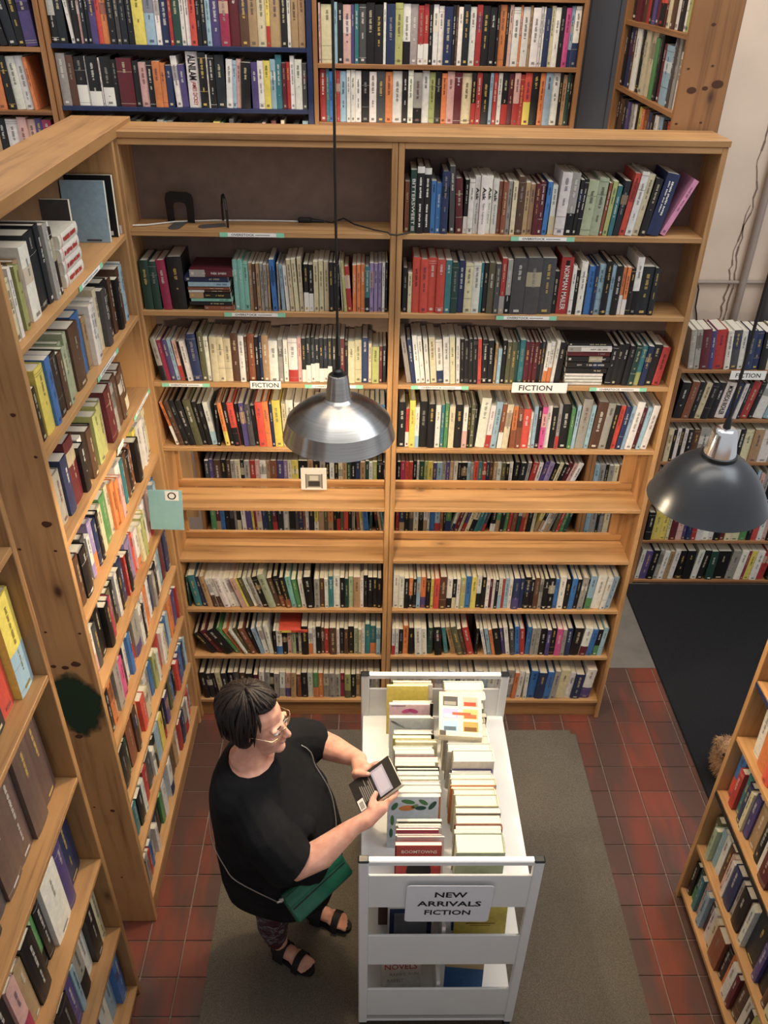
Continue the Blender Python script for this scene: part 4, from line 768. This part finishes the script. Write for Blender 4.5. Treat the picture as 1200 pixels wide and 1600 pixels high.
# the flat book with six pictures lying on the right row
t = empty('book', (1.155, -.95, 1.002)); tag(t, 'cream book with six small pictures lying flat on the right row of the cart', 'book')
Mf = Matrix.Translation((1.163, -.925, 1.006)) @ Matrix.Rotation(R(-4), 4, 'Z') @ Matrix.Rotation(R(7), 4, 'X'); bw, bl = .148, .182
m = MB(); m.box((-bw/2, -bl/2, .028), (bw/2, bl/2, .030), lin('f0e4c0'), M=Mf); m.box((-bw/2, -bl/2, 0), (bw/2, bl/2, .002), lin('f0e4c0'), M=Mf); m.box((-bw/2, -bl/2, .002), (-bw/2+.002, bl/2, .028), lin('f0e4c0'), M=Mf); m.build('cover', MAT['cover'], t, color=True)
m = MB(); m.box((-bw/2+.002, -bl/2+.001, .002), (bw/2-.001, bl/2-.001, .028), M=Mf); m.build('pages', MAT['page'], t)
m = MB()
for (x, y, cs) in ((-.035, .052, ('4a4846', '8a877f')), (.035, .052, ('e8a490', 'c9432e')), (-.035, .0, ('c9a4d0', 'e0b8c8')), (.035, .0, ('e6b070', 'c9603a')), (-.035, -.052, ('9cc4dc', '4d5c66')), (.035, -.052, ('a98c4a', '6c4a22'))):
    m.box((x-.026, y-.020, .0302), (x+.026, y+.020, .0308), lin(cs[0]), M=Mf); m.box((x-.022, y-.018, .0308), (x+.020, y-.002, .0312), lin(cs[1]), M=Mf)
m.box((-.028, -.006, .0312), (.036, .005, .0317), lin('e2583a'), M=Mf); m.box((-.072, -.09, .0302), (-.05, -.07, .0308), lin('4a443c'), M=Mf)
o = m.build('cover_art', MAT['painted'], t, color=True); o['kind'] = 'stuff'
# books on the lower cart shelves
def low_cover(x, y, z, w, h, t_, c, label, art=(), tilt=8, rz=0): face_out(x, y, z, w, h, t_, c, label, tilt, rz, art)
low_cover(.985, -1.44, .4825, .150, .180, .02, 'w', 'white book with blue border on the middle shelf of the cart', (('box', -.46, .10, .46, .93, PAL['b']), ('box', -.36, .2, .36, .82, lin('c8ccd2'))), 10)
low_cover(.945, -1.37, .4825, .13, .19, .03, 'u', 'brown book behind the blue bordered book on the middle cart shelf', (), 6)
low_cover(1.215, -1.44, .4825, .170, .185, .018, 'y', 'ochre yellow book on the middle shelf of the cart', (('box', -.28, .55, .28, .57, PAL['U']), ('box', -.2, .50, .2, .515, PAL['U'])), 9)
low_cover(1.215, -1.39, .4825, .175, .20, .02, 'B', 'blue book behind the ochre book on the middle cart shelf', (), 6)
low_cover(.965, -1.43, .1455, .140, .200, .02, 'w', 'white book with red novels lettering on the lowest shelf of the cart', (('text', 'RABBIT', .05, .88, .74, .11, PAL['g']), ('text', 'NOVELS', .0, .66, .82, .13, lin('b5483c')), ('text', 'RABBIT, RUN', .08, .47, .72, .08, PAL['G']), ('text', 'RABBIT', -.14, .33, .42, .08, PAL['G'])), 12, 3)
low_cover(1.185, -1.43, .1455, .135, .200, .022, 'B', 'blue book on the lowest shelf of the cart', (('box', -.5, .62, .5, 1, lin('c8b48c')),), 12, -5)

# ------------------------------------------------------------------ the reader
m, nt, b = nmat('skin', .48, 0, .35); nz = noise(nt, coords(nt), 26, 4)
nt.links.new(ramp(nt, nz, [(.3, lin('c98d77')), (.7, lin('e0ab94'))]), b.inputs['Base Color']); b.inputs['Subsurface Weight'].default_value = .12; b.inputs['Subsurface Radius'].default_value = (.012, .004, .002)
m, nt, b = nmat('black_jersey', .9, 0, .12); nz = noise(nt, coords(nt), 9, 4, .6, .4); nt.links.new(ramp(nt, nz, [(.3, lin('121213')), (.7, lin('1d1d1f'))]), b.inputs['Base Color']); bump(nt, b, nz, .5, .012)
m, nt, b = nmat('leggings', .75, 0, .2); nz = noise(nt, coords(nt, (1, 1, 1.6)), 16, 3, .55, 1.6)
nt.links.new(ramp(nt, nz, [(.36, lin('17141a')), (.44, lin('542630')), (.50, lin('1d1a20')), (.56, lin('8a8688')), (.62, lin('2a2228')), (.70, lin('4c2a30'))]), b.inputs['Base Color'])
m, nt, b = nmat('hair', .55, 0, .3); nz = noise(nt, coords(nt, (90, 90, 12)), 1, 3); nt.links.new(ramp(nt, nz, [(.3, lin('0e0b0a')), (.7, lin('2a1f1a'))]), b.inputs['Base Color']); bump(nt, b, nz, .5, .003)
plain('sandal', '161516', .7)
plain('green_leather', '1c5a44', .38, var=.16, scale=60, bmp=.15)
plain('chain_metal', 'b8b4ac', .3, .9)
plain('gold_wire', 'd8c0a0', .25, .9)
def remesh(mb, name, mat, par, vox, it=6, fac=.5, post=None):
    me = mb.mesh(name, mat, color=False); o = bpy.data.objects.new('tmp', me); COL.objects.link(o)
    r_ = o.modifiers.new('r', 'REMESH'); r_.mode = 'VOXEL'; r_.voxel_size = vox; r_.use_smooth_shade = True
    s_ = o.modifiers.new('s', 'SMOOTH'); s_.iterations = it; s_.factor = fac
    dg = bpy.context.evaluated_depsgraph_get(); m2 = bpy.data.meshes.new_from_object(o.evaluated_get(dg)); m2.name = name
    bpy.data.objects.remove(o)
    m2.materials.clear(); m2.materials.append(mat); m2.polygons.foreach_set('use_smooth', [True]*len(m2.polygons))
    ob = bpy.data.objects.new(name, m2); COL.objects.link(ob)
    if par is not None: parent(ob, par)
    return ob
def ell(mb, c, r, M=None, n=14, k=10):
    "closed ellipsoid in the axes of M"
    vs_ = [(c[0], c[1], c[2]-r[2])]; fs = []
    for i in range(1, k):
        a = math.pi*i/k
        for j in range(n): q = 2*math.pi*j/n; vs_.append((c[0]+r[0]*math.sin(a)*math.cos(q), c[1]+r[1]*math.sin(a)*math.sin(q), c[2]-r[2]*math.cos(a)))
    vs_.append((c[0], c[1], c[2]+r[2]))
    for j in range(n): fs.append((0, 1+(j+1) % n, 1+j))
    for i in range(k-2):
        for j in range(n): fs.append((1+i*n+j, 1+i*n+(j+1) % n, 1+(i+1)*n+(j+1) % n, 1+(i+1)*n+j))
    L_ = len(vs_)-1
    for j in range(n): fs.append((1+(k-2)*n+j, 1+(k-2)*n+(j+1) % n, L_))
    mb.add(vs_, fs, M=M)
def caps(mb, pts, rs, M=None, n=14):
    "tapered limb with rounded ends"
    pts = [M @ Vector(p) if M is not None else Vector(p) for p in pts]
    d0 = (pts[0]-pts[1]).normalized(); d1 = (pts[-1]-pts[-2]).normalized()
    P = [pts[0]+d0*rs[0]*math.sin(a) for a in (1.45, 1.0, .5)]+pts+[pts[-1]+d1*rs[-1]*math.sin(a) for a in (.5, 1.0, 1.45)]
    Rr = [rs[0]*math.cos(a) for a in (1.45, 1.0, .5)]+list(rs)+[rs[-1]*math.cos(a) for a in (.5, 1.0, 1.45)]
    mb.tube(P, Rr, n)
person = empty('person', (.54, -1.17, .0066)); tag(person, 'person with short dark hair in a black tunic reading a book beside the cart', 'person')
# axes of the head: looks along the cart and down at the book
HC = Vector((.500, -1.180, 1.282)); hf = Vector((.95, -.31, -.01)).normalized(); hl = Vector((0, 0, 1)).cross(hf).normalized(); hu = hf.cross(hl)
HM = Matrix(((hf.x, hl.x, hu.x, HC.x), (hf.y, hl.y, hu.y, HC.y), (hf.z, hl.z, hu.z, HC.z), (0, 0, 0, 1)))
bd = MB()
ell(bd, (-.008, 0, .03), (.088, .068, .075), HM); ell(bd, (.030, 0, -.02), (.056, .056, .075), HM); ell(bd, (.036, 0, -.062), (.046, .048, .040), HM)
ell(bd, (.070, 0, -.094), (.020, .024, .017), HM); ell(bd, (.026, 0, -.092), (.048, .046, .028), HM)
for s_ in (-1, 1):
    ell(bd, (.052, s_*.030, -.034), (.027, .025, .030), HM); ell(bd, (.074, s_*.024, .012), (.013, .026, .009), HM); ell(bd, (-.004, s_*.068, -.012), (.016, .008, .027), HM)
    ell(bd, (.095, s_*.009, -.033), (.009, .008, .007), HM)
caps(bd, [(.082, 0, .006), (.094, 0, -.014), (.104, 0, -.028)], [.008, .009, .0105], HM)
ell(bd, (.086, 0, -.053), (.010, .020, .006), HM); ell(bd, (.083, 0, -.063), (.010, .017, .0065), HM)
NB = Vector((.472, -1.198, 1.135))
caps(bd, [HM @ Vector((-.022, 0, -.045)), HM @ Vector((-.020, 0, -.09)), NB+Vector((.005, 0, .02)), NB], [.052, .052, .056, .068])
# shoulders and upper chest under the neckline
RZ = Matrix.Translation((.50, -1.2, 0)) @ Matrix.Rotation(R(-12), 4, 'Z')
ell(bd, (-.022, 0, 1.083), (.104, .126, .064), RZ); caps(bd, [(-.02, -.10, 1.05), (-.02, .10, 1.05)], [.05, .05], RZ)
caps(bd, [(0, 0, 1.05), (.02, 0, .85), (.03, 0, .66)], [.09, .11, .11], RZ)
caps(bd, [(.52, -1.24, .66), (.505, -1.245, .37), (.493, -1.208, .22), (.495, -1.204, .10)], [.07, .045, .035, .028])
caps(bd, [(.56, -1.14, .66), (.600, -1.085, .37), (.606, -1.07, .22), (.628, -1.066, .10)], [.07, .045, .035, .028])
# arms
near_arm = [(.500, -1.340, 1.045), (.560, -1.405, .975), (.632, -1.418, .905), (.700, -1.396, .925), (.765, -1.366, .972), (.800, -1.350, .995)]
caps(bd, near_arm, [.050, .052, .052, .047, .034, .027])
far_arm = [(.565, -1.055, 1.045), (.625, -1.005, 1.00), (.668, -.995, .962), (.722, -1.030, .975), (.780, -1.085, 1.005), (.812, -1.112, 1.02)]
caps(bd, far_arm, [.048, .050, .050, .045, .033, .026])
# book in the hands: axes
bc = Vector((.862, -1.238, 1.052)); bu = Vector((.1125, .0415, .0765)).normalized(); bn = Vector((-.5, -.2, .84)); bn = (bn-bu*bn.dot(bu)).normalized(); bv = bn.cross(bu).normalized()
BM = Matrix(((bu.x, bv.x, bn.x, bc.x), (bu.y, bv.y, bn.y, bc.y), (bu.z, bv.z, bn.z, bc.z), (0, 0, 0, 1)))   # x along the book, y across (far side), z out of the cover
BL, BW_, BT_ = .158, .116, .016
inv = BM.inverted()
def hand(side_):
    "palm, four unequal bent fingers under the book and a thumb on its cover; in the axes of the book"
    e = -1 if side_ == 'near' else 1                        # the book's near or far long edge
    edge = e*BW_/2; B_ = lambda x, y, z: BM @ Vector((x, y, z))
    wr = Vector(near_arm[-1] if e < 0 else far_arm[-1]); wl = inv @ wr
    ox = -.030 if e < 0 else -.028
    palm = [wr, B_((wl.x+ox)/2, (wl.y+edge+e*.03)/2, (wl.z-.012)/2), B_(ox, edge+e*.016, -.012)]
    caps(bd, palm, [.026, .027, .024]); caps(bd, [palm[1], B_(ox+.018, edge+e*.020, -.010)], [.025, .021]); caps(bd, [palm[1], B_(ox-.016, edge+e*.014, -.016)], [.022, .018])
    for k, (x, ln, r_) in enumerate(((.030, .060, .0088), (.013, .066, .0092), (-.005, .061, .0088), (-.022, .050, .0078))):
        x += ox; kn_ = B_(x, edge+e*.016, -.016)
        if k == 0: pts = [kn_, B_(x+.022, edge+e*.013, -.012), B_(x+.040, edge+e*.008, -.020), B_(x+.050, edge-e*.004, -.026)]
        else: pts = [kn_, B_(x+.006, edge+e*.004, -.028), B_(x+.008, edge-e*ln*.45, -BT_-.012), B_(x+.008, edge-e*ln*.8, -BT_-.010)]
        caps(bd, pts, [r_*1.12, r_*1.05, r_, r_*.82], n=10)
    th_ = [B_(ox-.018, edge+e*.022, -.004), B_(ox-.006, edge+e*.008, .012), B_(ox+.012, edge-e*.010, .0125), B_(ox+.026, edge-e*.020, .0105)]
    caps(bd, th_, [.0135, .0115, .0105, .0085], n=10)
    return th_
th_n = hand('near'); th_f = hand('far')
# feet
FEET = []
for hx, hy, dx, dy in ((.478, -1.190, .853, -.522), (.600, -1.052, .940, -.340)):
    FM = Matrix(((dx, -dy, 0, hx), (dy, dx, 0, hy), (0, 0, 1, .0066), (0, 0, 0, 1))); FEET.append(FM)
    ell(bd, (.030, 0, .050), (.030, .027, .030), FM); ell(bd, (.078, 0, .048), (.052, .030, .026), FM); ell(bd, (.120, .002, .040), (.038, .036, .018), FM)
    caps(bd, [(.036, 0, .055), (.038, 0, .12)], [.031, .031], FM)
    for ty, tl, r_ in ((.024, .034, .0098), (.008, .035, .0082), (-.006, .031, .0076), (-.019, .026, .0072), (-.030, .019, .0066)):
        ty_ = ty if FM is FEET[0] else ty                      # big toes turn towards each other
        if len(FEET) == 1: yy = ty
        else: yy = -ty
        caps(bd, [(.140, yy, .036), (.140+tl*.6, yy, .036), (.140+tl, yy*1.02, .032)], [r_*1.1, r_, r_*.9], FM, n=8)
body = remesh(bd, 'body', MAT['skin'], person, .0042, 5, .5)
# legs: leggings
lg = MB()
caps(lg, [(.50, -1.27, .64), (.505, -1.255, .50), (.505, -1.245, .37), (.492, -1.215, .22), (.497, -1.205, .105)], [.098, .088, .066, .058, .041])
caps(lg, [(.56, -1.12, .64), (.585, -1.10, .50), (.600, -1.085, .37), (.606, -1.07, .22), (.630, -1.066, .105)], [.098, .088, .066, .056, .041])
ell(lg, (.53, -1.195, .66), (.13, .15, .10))
remesh(lg, 'leggings', MAT['leggings'], person, .006, 4)
# tunic
sh = MB(); rings = []
for z, cx, cy, rx, ry in ((.485, .040, 0, .182, .150), (.52, .040, 0, .196, .166), (.62, .045, 0, .208, .182), (.74, .048, 0, .210, .188), (.86, .038, 0, .200, .188), (.96, .015, 0, .176, .190), (1.03, -.008, 0, .146, .190), (1.08, -.018, 0, .124, .186), (1.112, -.022, 0, .102, .165), (1.13, -.024, 0, .078, .13)):
    k = 36; ring_ = []
    for i in range(k):
        a = 2*math.pi*i/k; c_, s2 = math.cos(a), math.sin(a)
        fold = 1+.018*math.sin(7*a+z*9)*(1 if z < .8 else .3)
        ring_.append(RZ @ Vector((cx+rx*fold*math.copysign(abs(c_)**.85, c_), cy+ry*fold*math.copysign(abs(s2)**.85, s2), z)))
    rings.append(ring_)
sh.loft(rings)
ell(sh, (.115, -.075, .93), (.085, .075, .07), RZ); ell(sh, (.115, .075, .93), (.085, .075, .07), RZ); ell(sh, (.13, 0, .74), (.115, .15, .12), RZ)
caps(sh, [(.478, -1.315, 1.055), (.535, -1.385, .99), (.600, -1.418, .922)], [.078, .082, .084])
caps(sh, [(.550, -1.075, 1.062), (.610, -1.020, 1.005), (.648, -1.000, .972)], [.078, .076, .076])
shirt = remesh(sh, 'tunic', MAT['black_jersey'], person, .0055, 4)
# cut the rounded sleeve ends flat so that the cuffs end cleanly
def cut_plane(o, co, no):
    bm = bmesh.new(); bm.from_mesh(o.data)
    co = Vector(co); no = Vector(no).normalized()
    geom = [g for g in list(bm.verts)+list(bm.edges)+list(bm.faces) if True]
    near_v = lambda v: (v.co-co).length < .16
    sel = [v for v in bm.verts if near_v(v) and (v.co-co).dot(no) > 0 and (v.co-co-(v.co-co).dot(no)*no).length < .10]
    for v in sel: v.co -= no*((v.co-co).dot(no))*.96
    bm.to_mesh(o.data); bm.free()
cut_plane(shirt, (.612, -1.420, .912), (.60, -.12, -.62)); cut_plane(shirt, (.655, -.997, .966), (.55, .3, -.5))
# hair: a bob of many locks over a cap
hb = MB()
ell(hb, (-.032, 0, .038), (.092, .079, .078), HM); ell(hb, (-.060, 0, -.030), (.052, .070, .062), HM)
for s_ in (-1, 1): ell(hb, (-.024, s_*.060, -.016), (.040, .020, .056), HM)
ell(hb, (.022, .0, .086), (.046, .052, .018), HM)
hair = remesh(hb, 'hair', MAT['hair'], person, .005, 3)
lk = MB(); rn = random.Random(77)
for i in range(230):
    a = rn.uniform(-math.pi, math.pi); top = rn.uniform(.0, .9); fr = abs(a) < .95
    pts = []; n_ = 7; fr = abs(a) < .9
    end = rn.uniform(.72, 1.0) if fr else rn.uniform(1.65, 2.12)
    for j in range(n_):
        ph = top*.5+(end-top*.5)*j/(n_-1); sw = a+.35*math.sin(ph*1.6+i)*.3
        ex_, ey_, ez_ = .096+.004*math.sin(i*3.1), .083+.004*math.sin(i*1.7), .081+.004*math.sin(i*2.3)
        x = -.028+ex_*math.sin(ph)*math.cos(sw); y = ey_*math.sin(ph)*math.sin(sw); z = .040+ez_*math.cos(ph)
        if ph > 1.57: z = .040-(ph-1.57)*.155; x = -.028+(ex_*math.cos(sw))*(1-.12*(ph-1.57)); y = ey_*math.sin(sw)*(1-.05*(ph-1.57))
        if fr: x += .012*(j/(n_-1)); z += .006
        pts.append(HM @ Vector((x, y, z)))
    dev = rn.uniform(0, .006) if rn.random() < .3 else 0
    pts = [p+(p-(HM @ Vector((-.03, 0, .02)))).normalized()*dev*j/6 for j, p in enumerate(pts)]
    r0 = rn.uniform(.004, .0075); lk.tube(pts, [r0*.6, r0, r0, r0, r0*.9, r0*.7, r0*.2], 6)
o = auto_smooth(lk.build('locks', MAT['hair'], hair), 80); o['kind'] = 'stuff'
# eyes, brows, glasses
for s_ in (-1, 1):
    m = MB(); ell(m, (.0745, s_*.026, -.003), (.0095, .0125, .0075), HM); auto_smooth(m.build('eye', MAT['paper_white'], body), 80)
    m = MB(); ell(m, (.0825, s_*.026, -.005), (.0025, .0048, .0048), HM); auto_smooth(m.build('iris', MAT['ink'], body), 80)
    m = MB(); caps(m, [(.0845, s_*.012, .013), (.084, s_*.026, .017), (.074, s_*.040, .013)], [.0022, .0026, .0016], HM, n=6); auto_smooth(m.build('eyebrow', MAT['hair'], body), 80)
gl = MB(); gp_ = lambda x, y, z: HM @ Vector((x, y, z))
for s_ in (-1, 1):
    ringp = [gp_(.096-.008*(abs(math.cos(q)*.5-.5)) if False else .090-.004*(1-math.cos(q))/2, s_*.029+.019*math.cos(q), -.008+.0135*math.sin(q)) for q in [2*math.pi*i/20 for i in range(21)]]
    gl.tube(ringp, .0006, 6); gl.tube([gp_(.089, s_*.048, -.002), gp_(.080, s_*.066, .000), gp_(.0, s_*.074, .002), gp_(-.02, s_*.073, -.010)], .0012, 6)
gl.tube([gp_(.090, -.010, -.002), gp_(.099, 0, .002), gp_(.090, .010, -.002)], .0011, 6)
o = auto_smooth(gl.build('glasses', MAT['gold_wire'], person), 80); o['label'] = 'thin pale gold wire glasses'; o['kind'] = 'stuff'
m, nt, b = nmat('lens', .05, 0, .5); b.inputs['Transmission Weight'].default_value = 1.0; b.inputs['IOR'].default_value = 1.1; b.inputs['Base Color'].default_value = (1, 1, 1, 1)
for s_ in (-1, 1):
    m = MB(); m.add([gp_(.089, s_*.029+.018*math.cos(q), -.008+.0127*math.sin(q)) for q in [2*math.pi*i/18 for i in range(18)]], [tuple(range(18))]); m.build('lens', MAT['lens'], o)
# thumb nails
for th_ in (th_n, th_f):
    m = MB(); p, q = th_[2], th_[3]; d_ = (q-p).normalized(); w_ = d_.cross(bn).normalized(); c_ = q+bn*.0078+d_*.001
    m.add([c_+d_*.006*math.cos(a)+w_*.0046*math.sin(a)+bn*(-.0012*abs(math.sin(a))) for a in [2*math.pi*i/12 for i in range(12)]], [tuple(range(12))]); m.build('thumbnail', plain('nail', 'e8bfae', .3) if 'nail' not in MAT else MAT['nail'], body)
# sandals
for q, FM in enumerate(FEET):
    sd = MB(); k = 28; out = []
    for i in range(k):
        a = 2*math.pi*i/k; c_, s2 = math.cos(a), math.sin(a)
        x = .092+.100*c_; wd = .036 if c_ > 0 else .030; out.append((x, wd*math.copysign(abs(s2)**.75, s2)+.001, 0))
    sd.add([(x, y, 0) for x, y, z in out]+[(x*1.0, y, .022) for x, y, z in out], [tuple(range(k-1, -1, -1)), tuple(range(k, 2*k))]+[(i, (i+1) % k, k+(i+1) % k, k+i) for i in range(k)], M=FM)
    so_ = sd.build('sandal', MAT['sandal'], person)
    for xa, xb, hh, wd in ((.030, .074, .096, .040), (.118, .144, .068, .042)):
        st_ = MB(); k = 12
        rr = lambda x, e: [(x-(hh-.066)*.5*math.sin(math.pi*i/k)*0, (wd+e)*math.cos(math.pi*i/k), .014+(hh-.014-(.016 if x > (xa+xb)/2 and xa < .1 else 0)+e)*math.sin(math.pi*i/k)) for i in range(k+1)]
        A, B2, A2, B3 = rr(xa, 0), rr(xb, 0), rr(xa, .003), rr(xb, .003); n_ = k+1
        st_.add(A+B2+A2+B3, [(i, n_+i, n_+i+1, i+1) for i in range(k)]+[(2*n_+i, 2*n_+i+1, 3*n_+i+1, 3*n_+i) for i in range(k)]+[(i, i+1, 2*n_+i+1, 2*n_+i) for i in range(k)]+[(n_+i, 3*n_+i, 3*n_+i+1, n_+i+1) for i in range(k)], M=FM)
        auto_smooth(st_.build('sandal_strap', MAT['sandal'], so_), 60)
# the book in her hands
t = empty('book', bc-bn*BT_); tag(t, 'black paperback with a pale picture held open in the reader\'s hands' if False else 'black paperback with a pale picture on its back held by the reader', 'book')
m = MB(); c_ = lin('232120'); m.box((-BL/2, -BW_/2, -.0012), (BL/2, BW_/2, 0), c_, M=BM); m.box((-BL/2, -BW_/2, -BT_), (BL/2, BW_/2, -BT_+.0012), c_, M=BM); m.box((-BL/2, BW_/2-.0012, -BT_+.0012), (BL/2, BW_/2, -.0012), c_, M=BM); m.build('cover', MAT['cover'], t, color=True)
m = MB(); m.box((-BL/2+.0008, -BW_/2+.0008, -BT_+.0012), (BL/2-.0008, BW_/2-.0012, -.0012), M=BM); m.build('pages', MAT['page'], t)
m = MB(); m.box((.002, -BW_*.45, 0), (.050, BW_*.40, .0005), lin('9c98a8'), M=BM); m.box((.008, -BW_*.38, .0005), (.044, BW_*.33, .0008), lin('b2acba'), M=BM); m.box((-BL/2+.004, -BW_*.46, 0), (-BL/2+.026, -BW_*.12, .0005), lin('e4e0d8'), M=BM)
for i in range(9): m.box((-BL/2+.008+i*.0016, -BW_*.42, .0005), (-BL/2+.0088+i*.0016, -BW_*.2, .0008), lin('3a3836'), M=BM)
rn = random.Random(9)
for i in range(7): m.box((-.050+i*.0066, -BW_*.30, 0), (-.0475+i*.0066, -BW_*.30+BW_*rn.uniform(.4, .66), .0004), lin('8f8a84'), M=BM)
o = m.build('cover_print', MAT['painted'], t, color=True); o['kind'] = 'stuff'
# ------------------------------------------------------------------ purse on a chain
from mathutils.bvhtree import BVHTree
bvh = BVHTree.FromPolygons([v.co.copy() for v in shirt.data.vertices], [tuple(p.vertices) for p in shirt.data.polygons])
def on_tunic(p, d, off=.009):
    h = bvh.ray_cast(Vector(p), Vector(d).normalized())
    return h[0]+h[1]*off if h[0] is not None else None
purse = empty('purse', (.66, -1.40, .62)); tag(purse, 'small green leather purse on a thin chain at the hip of the reader', 'purse')
pa, pb = Vector((.565, -1.420, .735)), Vector((.735, -1.265, .770)); pu = (pb-pa).normalized(); pd = Vector((.52, -.38, -.62)); pd = (pd-pu*pd.dot(pu)).normalized(); pn = pu.cross(pd)
if pn.z < 0: pn = -pn
plen = (pb-pa).length; ph_ = .105
PM = Matrix(((pu.x, pd.x, pn.x, pa.x), (pu.y, pd.y, pn.y, pa.y), (pu.z, pd.z, pn.z, pa.z), (0, 0, 0, 1)))
m = MB(); m.bevbox((0, 0, -.016), (plen, ph_, .016), .007, M=PM); auto_smooth(m.build('body', MAT['green_leather'], purse), 50)
m = MB(); m.bevbox((.002, .008, .0162), (plen-.002, .046, .021), .003, M=PM); auto_smooth(m.build('flap', MAT['green_leather'], purse), 50)
m = MB(); m.box((.008, .054, .0162), (plen-.008, .058, .0172), M=PM); m.build('zip', MAT['black_metal'], purse)
m = MB(); m.bevbox((-.012, .002, .004), (.004, .016, .014), .003, M=PM); m.tube([PM @ Vector((-.008, .01, .01)), PM @ Vector((-.02, .004, .012))], .004, 8); auto_smooth(m.build('clasp', MAT['chain_metal'], purse))
c0 = PM @ Vector((-.018, .004, .012)); path = [c0]
ctr = Vector((.54, -1.2, 0))
for ang, z in ((236, .74), (222, .78), (206, .83), (190, .88), (172, .94), (152, 1.0), (135, 1.06)):
    o_ = ctr+Vector((math.cos(R(ang))*.6, math.sin(R(ang))*.6, z)); h = on_tunic(o_, (ctr.x-o_.x, ctr.y-o_.y, 0)); path += [h] if h else []
path += [Vector((.470, -1.10, 1.145)), Vector((.515, -1.10, 1.135))]
for ang, z in ((48, 1.06), (30, 1.0), (10, .94), (-8, .88), (-20, .83)):
    o_ = ctr+Vector((math.cos(R(ang))*.6, math.sin(R(ang))*.6, z)); h = on_tunic(o_, (ctr.x-o_.x, ctr.y-o_.y, 0)); path += [h] if h else []
path.append(PM @ Vector((plen+.004, .004, .012)))
# smooth the chain path
fine = []
for i in range(len(path)-1):
    for k in range(4):
        p0, p1, p2, p3 = path[max(i-1, 0)], path[i], path[i+1], path[min(i+2, len(path)-1)]; q = k/4
        fine.append(.5*((2*p1)+(p2-p0)*q+(2*p0-5*p1+4*p2-p3)*q*q+(3*p1-p0-3*p2+p3)*q**3))
fine.append(path[-1])
m = MB(); m.tube(fine, .0019, 6); auto_smooth(m.build('chain', MAT['chain_metal'], purse), 80)
# ------------------------------------------------------------------ furry thing behind the low right bookcase
m, nt, b = nmat('fur', .9, 0, .1); nz = noise(nt, coords(nt), 90, 3); nt.links.new(ramp(nt, nz, [(.3, lin('7a5c44')), (.7, lin('b3906f'))]), b.inputs['Base Color'])
t = empty('plush_toy', (2.54, -.37, .0086)); tag(t, 'tan shaggy furry toy half hidden behind the low right bookcase', 'toy')
m = MB(); ell(m, (2.55, -.37, .115), (.09, .09, .107)); ell(m, (2.515, -.385, .215), (.062, .06, .06)); ell(m, (2.455, -.375, .258), (.018, .016, .034)); ell(m, (2.56, -.36, .27), (.018, .016, .034))
fb = remesh(m, 'body', MAT['fur'], t, .008, 3)
for x, y, z in ((2.472, -.425, .225), (2.53, -.44, .23)):
    m = MB(); ell(m, (x, y, z), (.009, .008, .009)); auto_smooth(m.build('eye', MAT['black_plastic'], t), 80)
rn = random.Random(4); m = MB(); me = fb.data
for i in range(1400):
    v = me.vertices[rn.randrange(len(me.vertices))]; d_ = (v.normal+Vector((rn.uniform(-.5, .5), rn.uniform(-.5, .5), rn.uniform(-.8, .1)))).normalized(); w_ = d_.orthogonal().normalized()*.0016; L_ = rn.uniform(.010, .022)
    m.add([v.co-w_, v.co+w_, v.co+d_*L_+Vector((0, 0, -.003))], [(0, 1, 2)])
o = m.build('fur', MAT['fur'], t); o['kind'] = 'stuff'
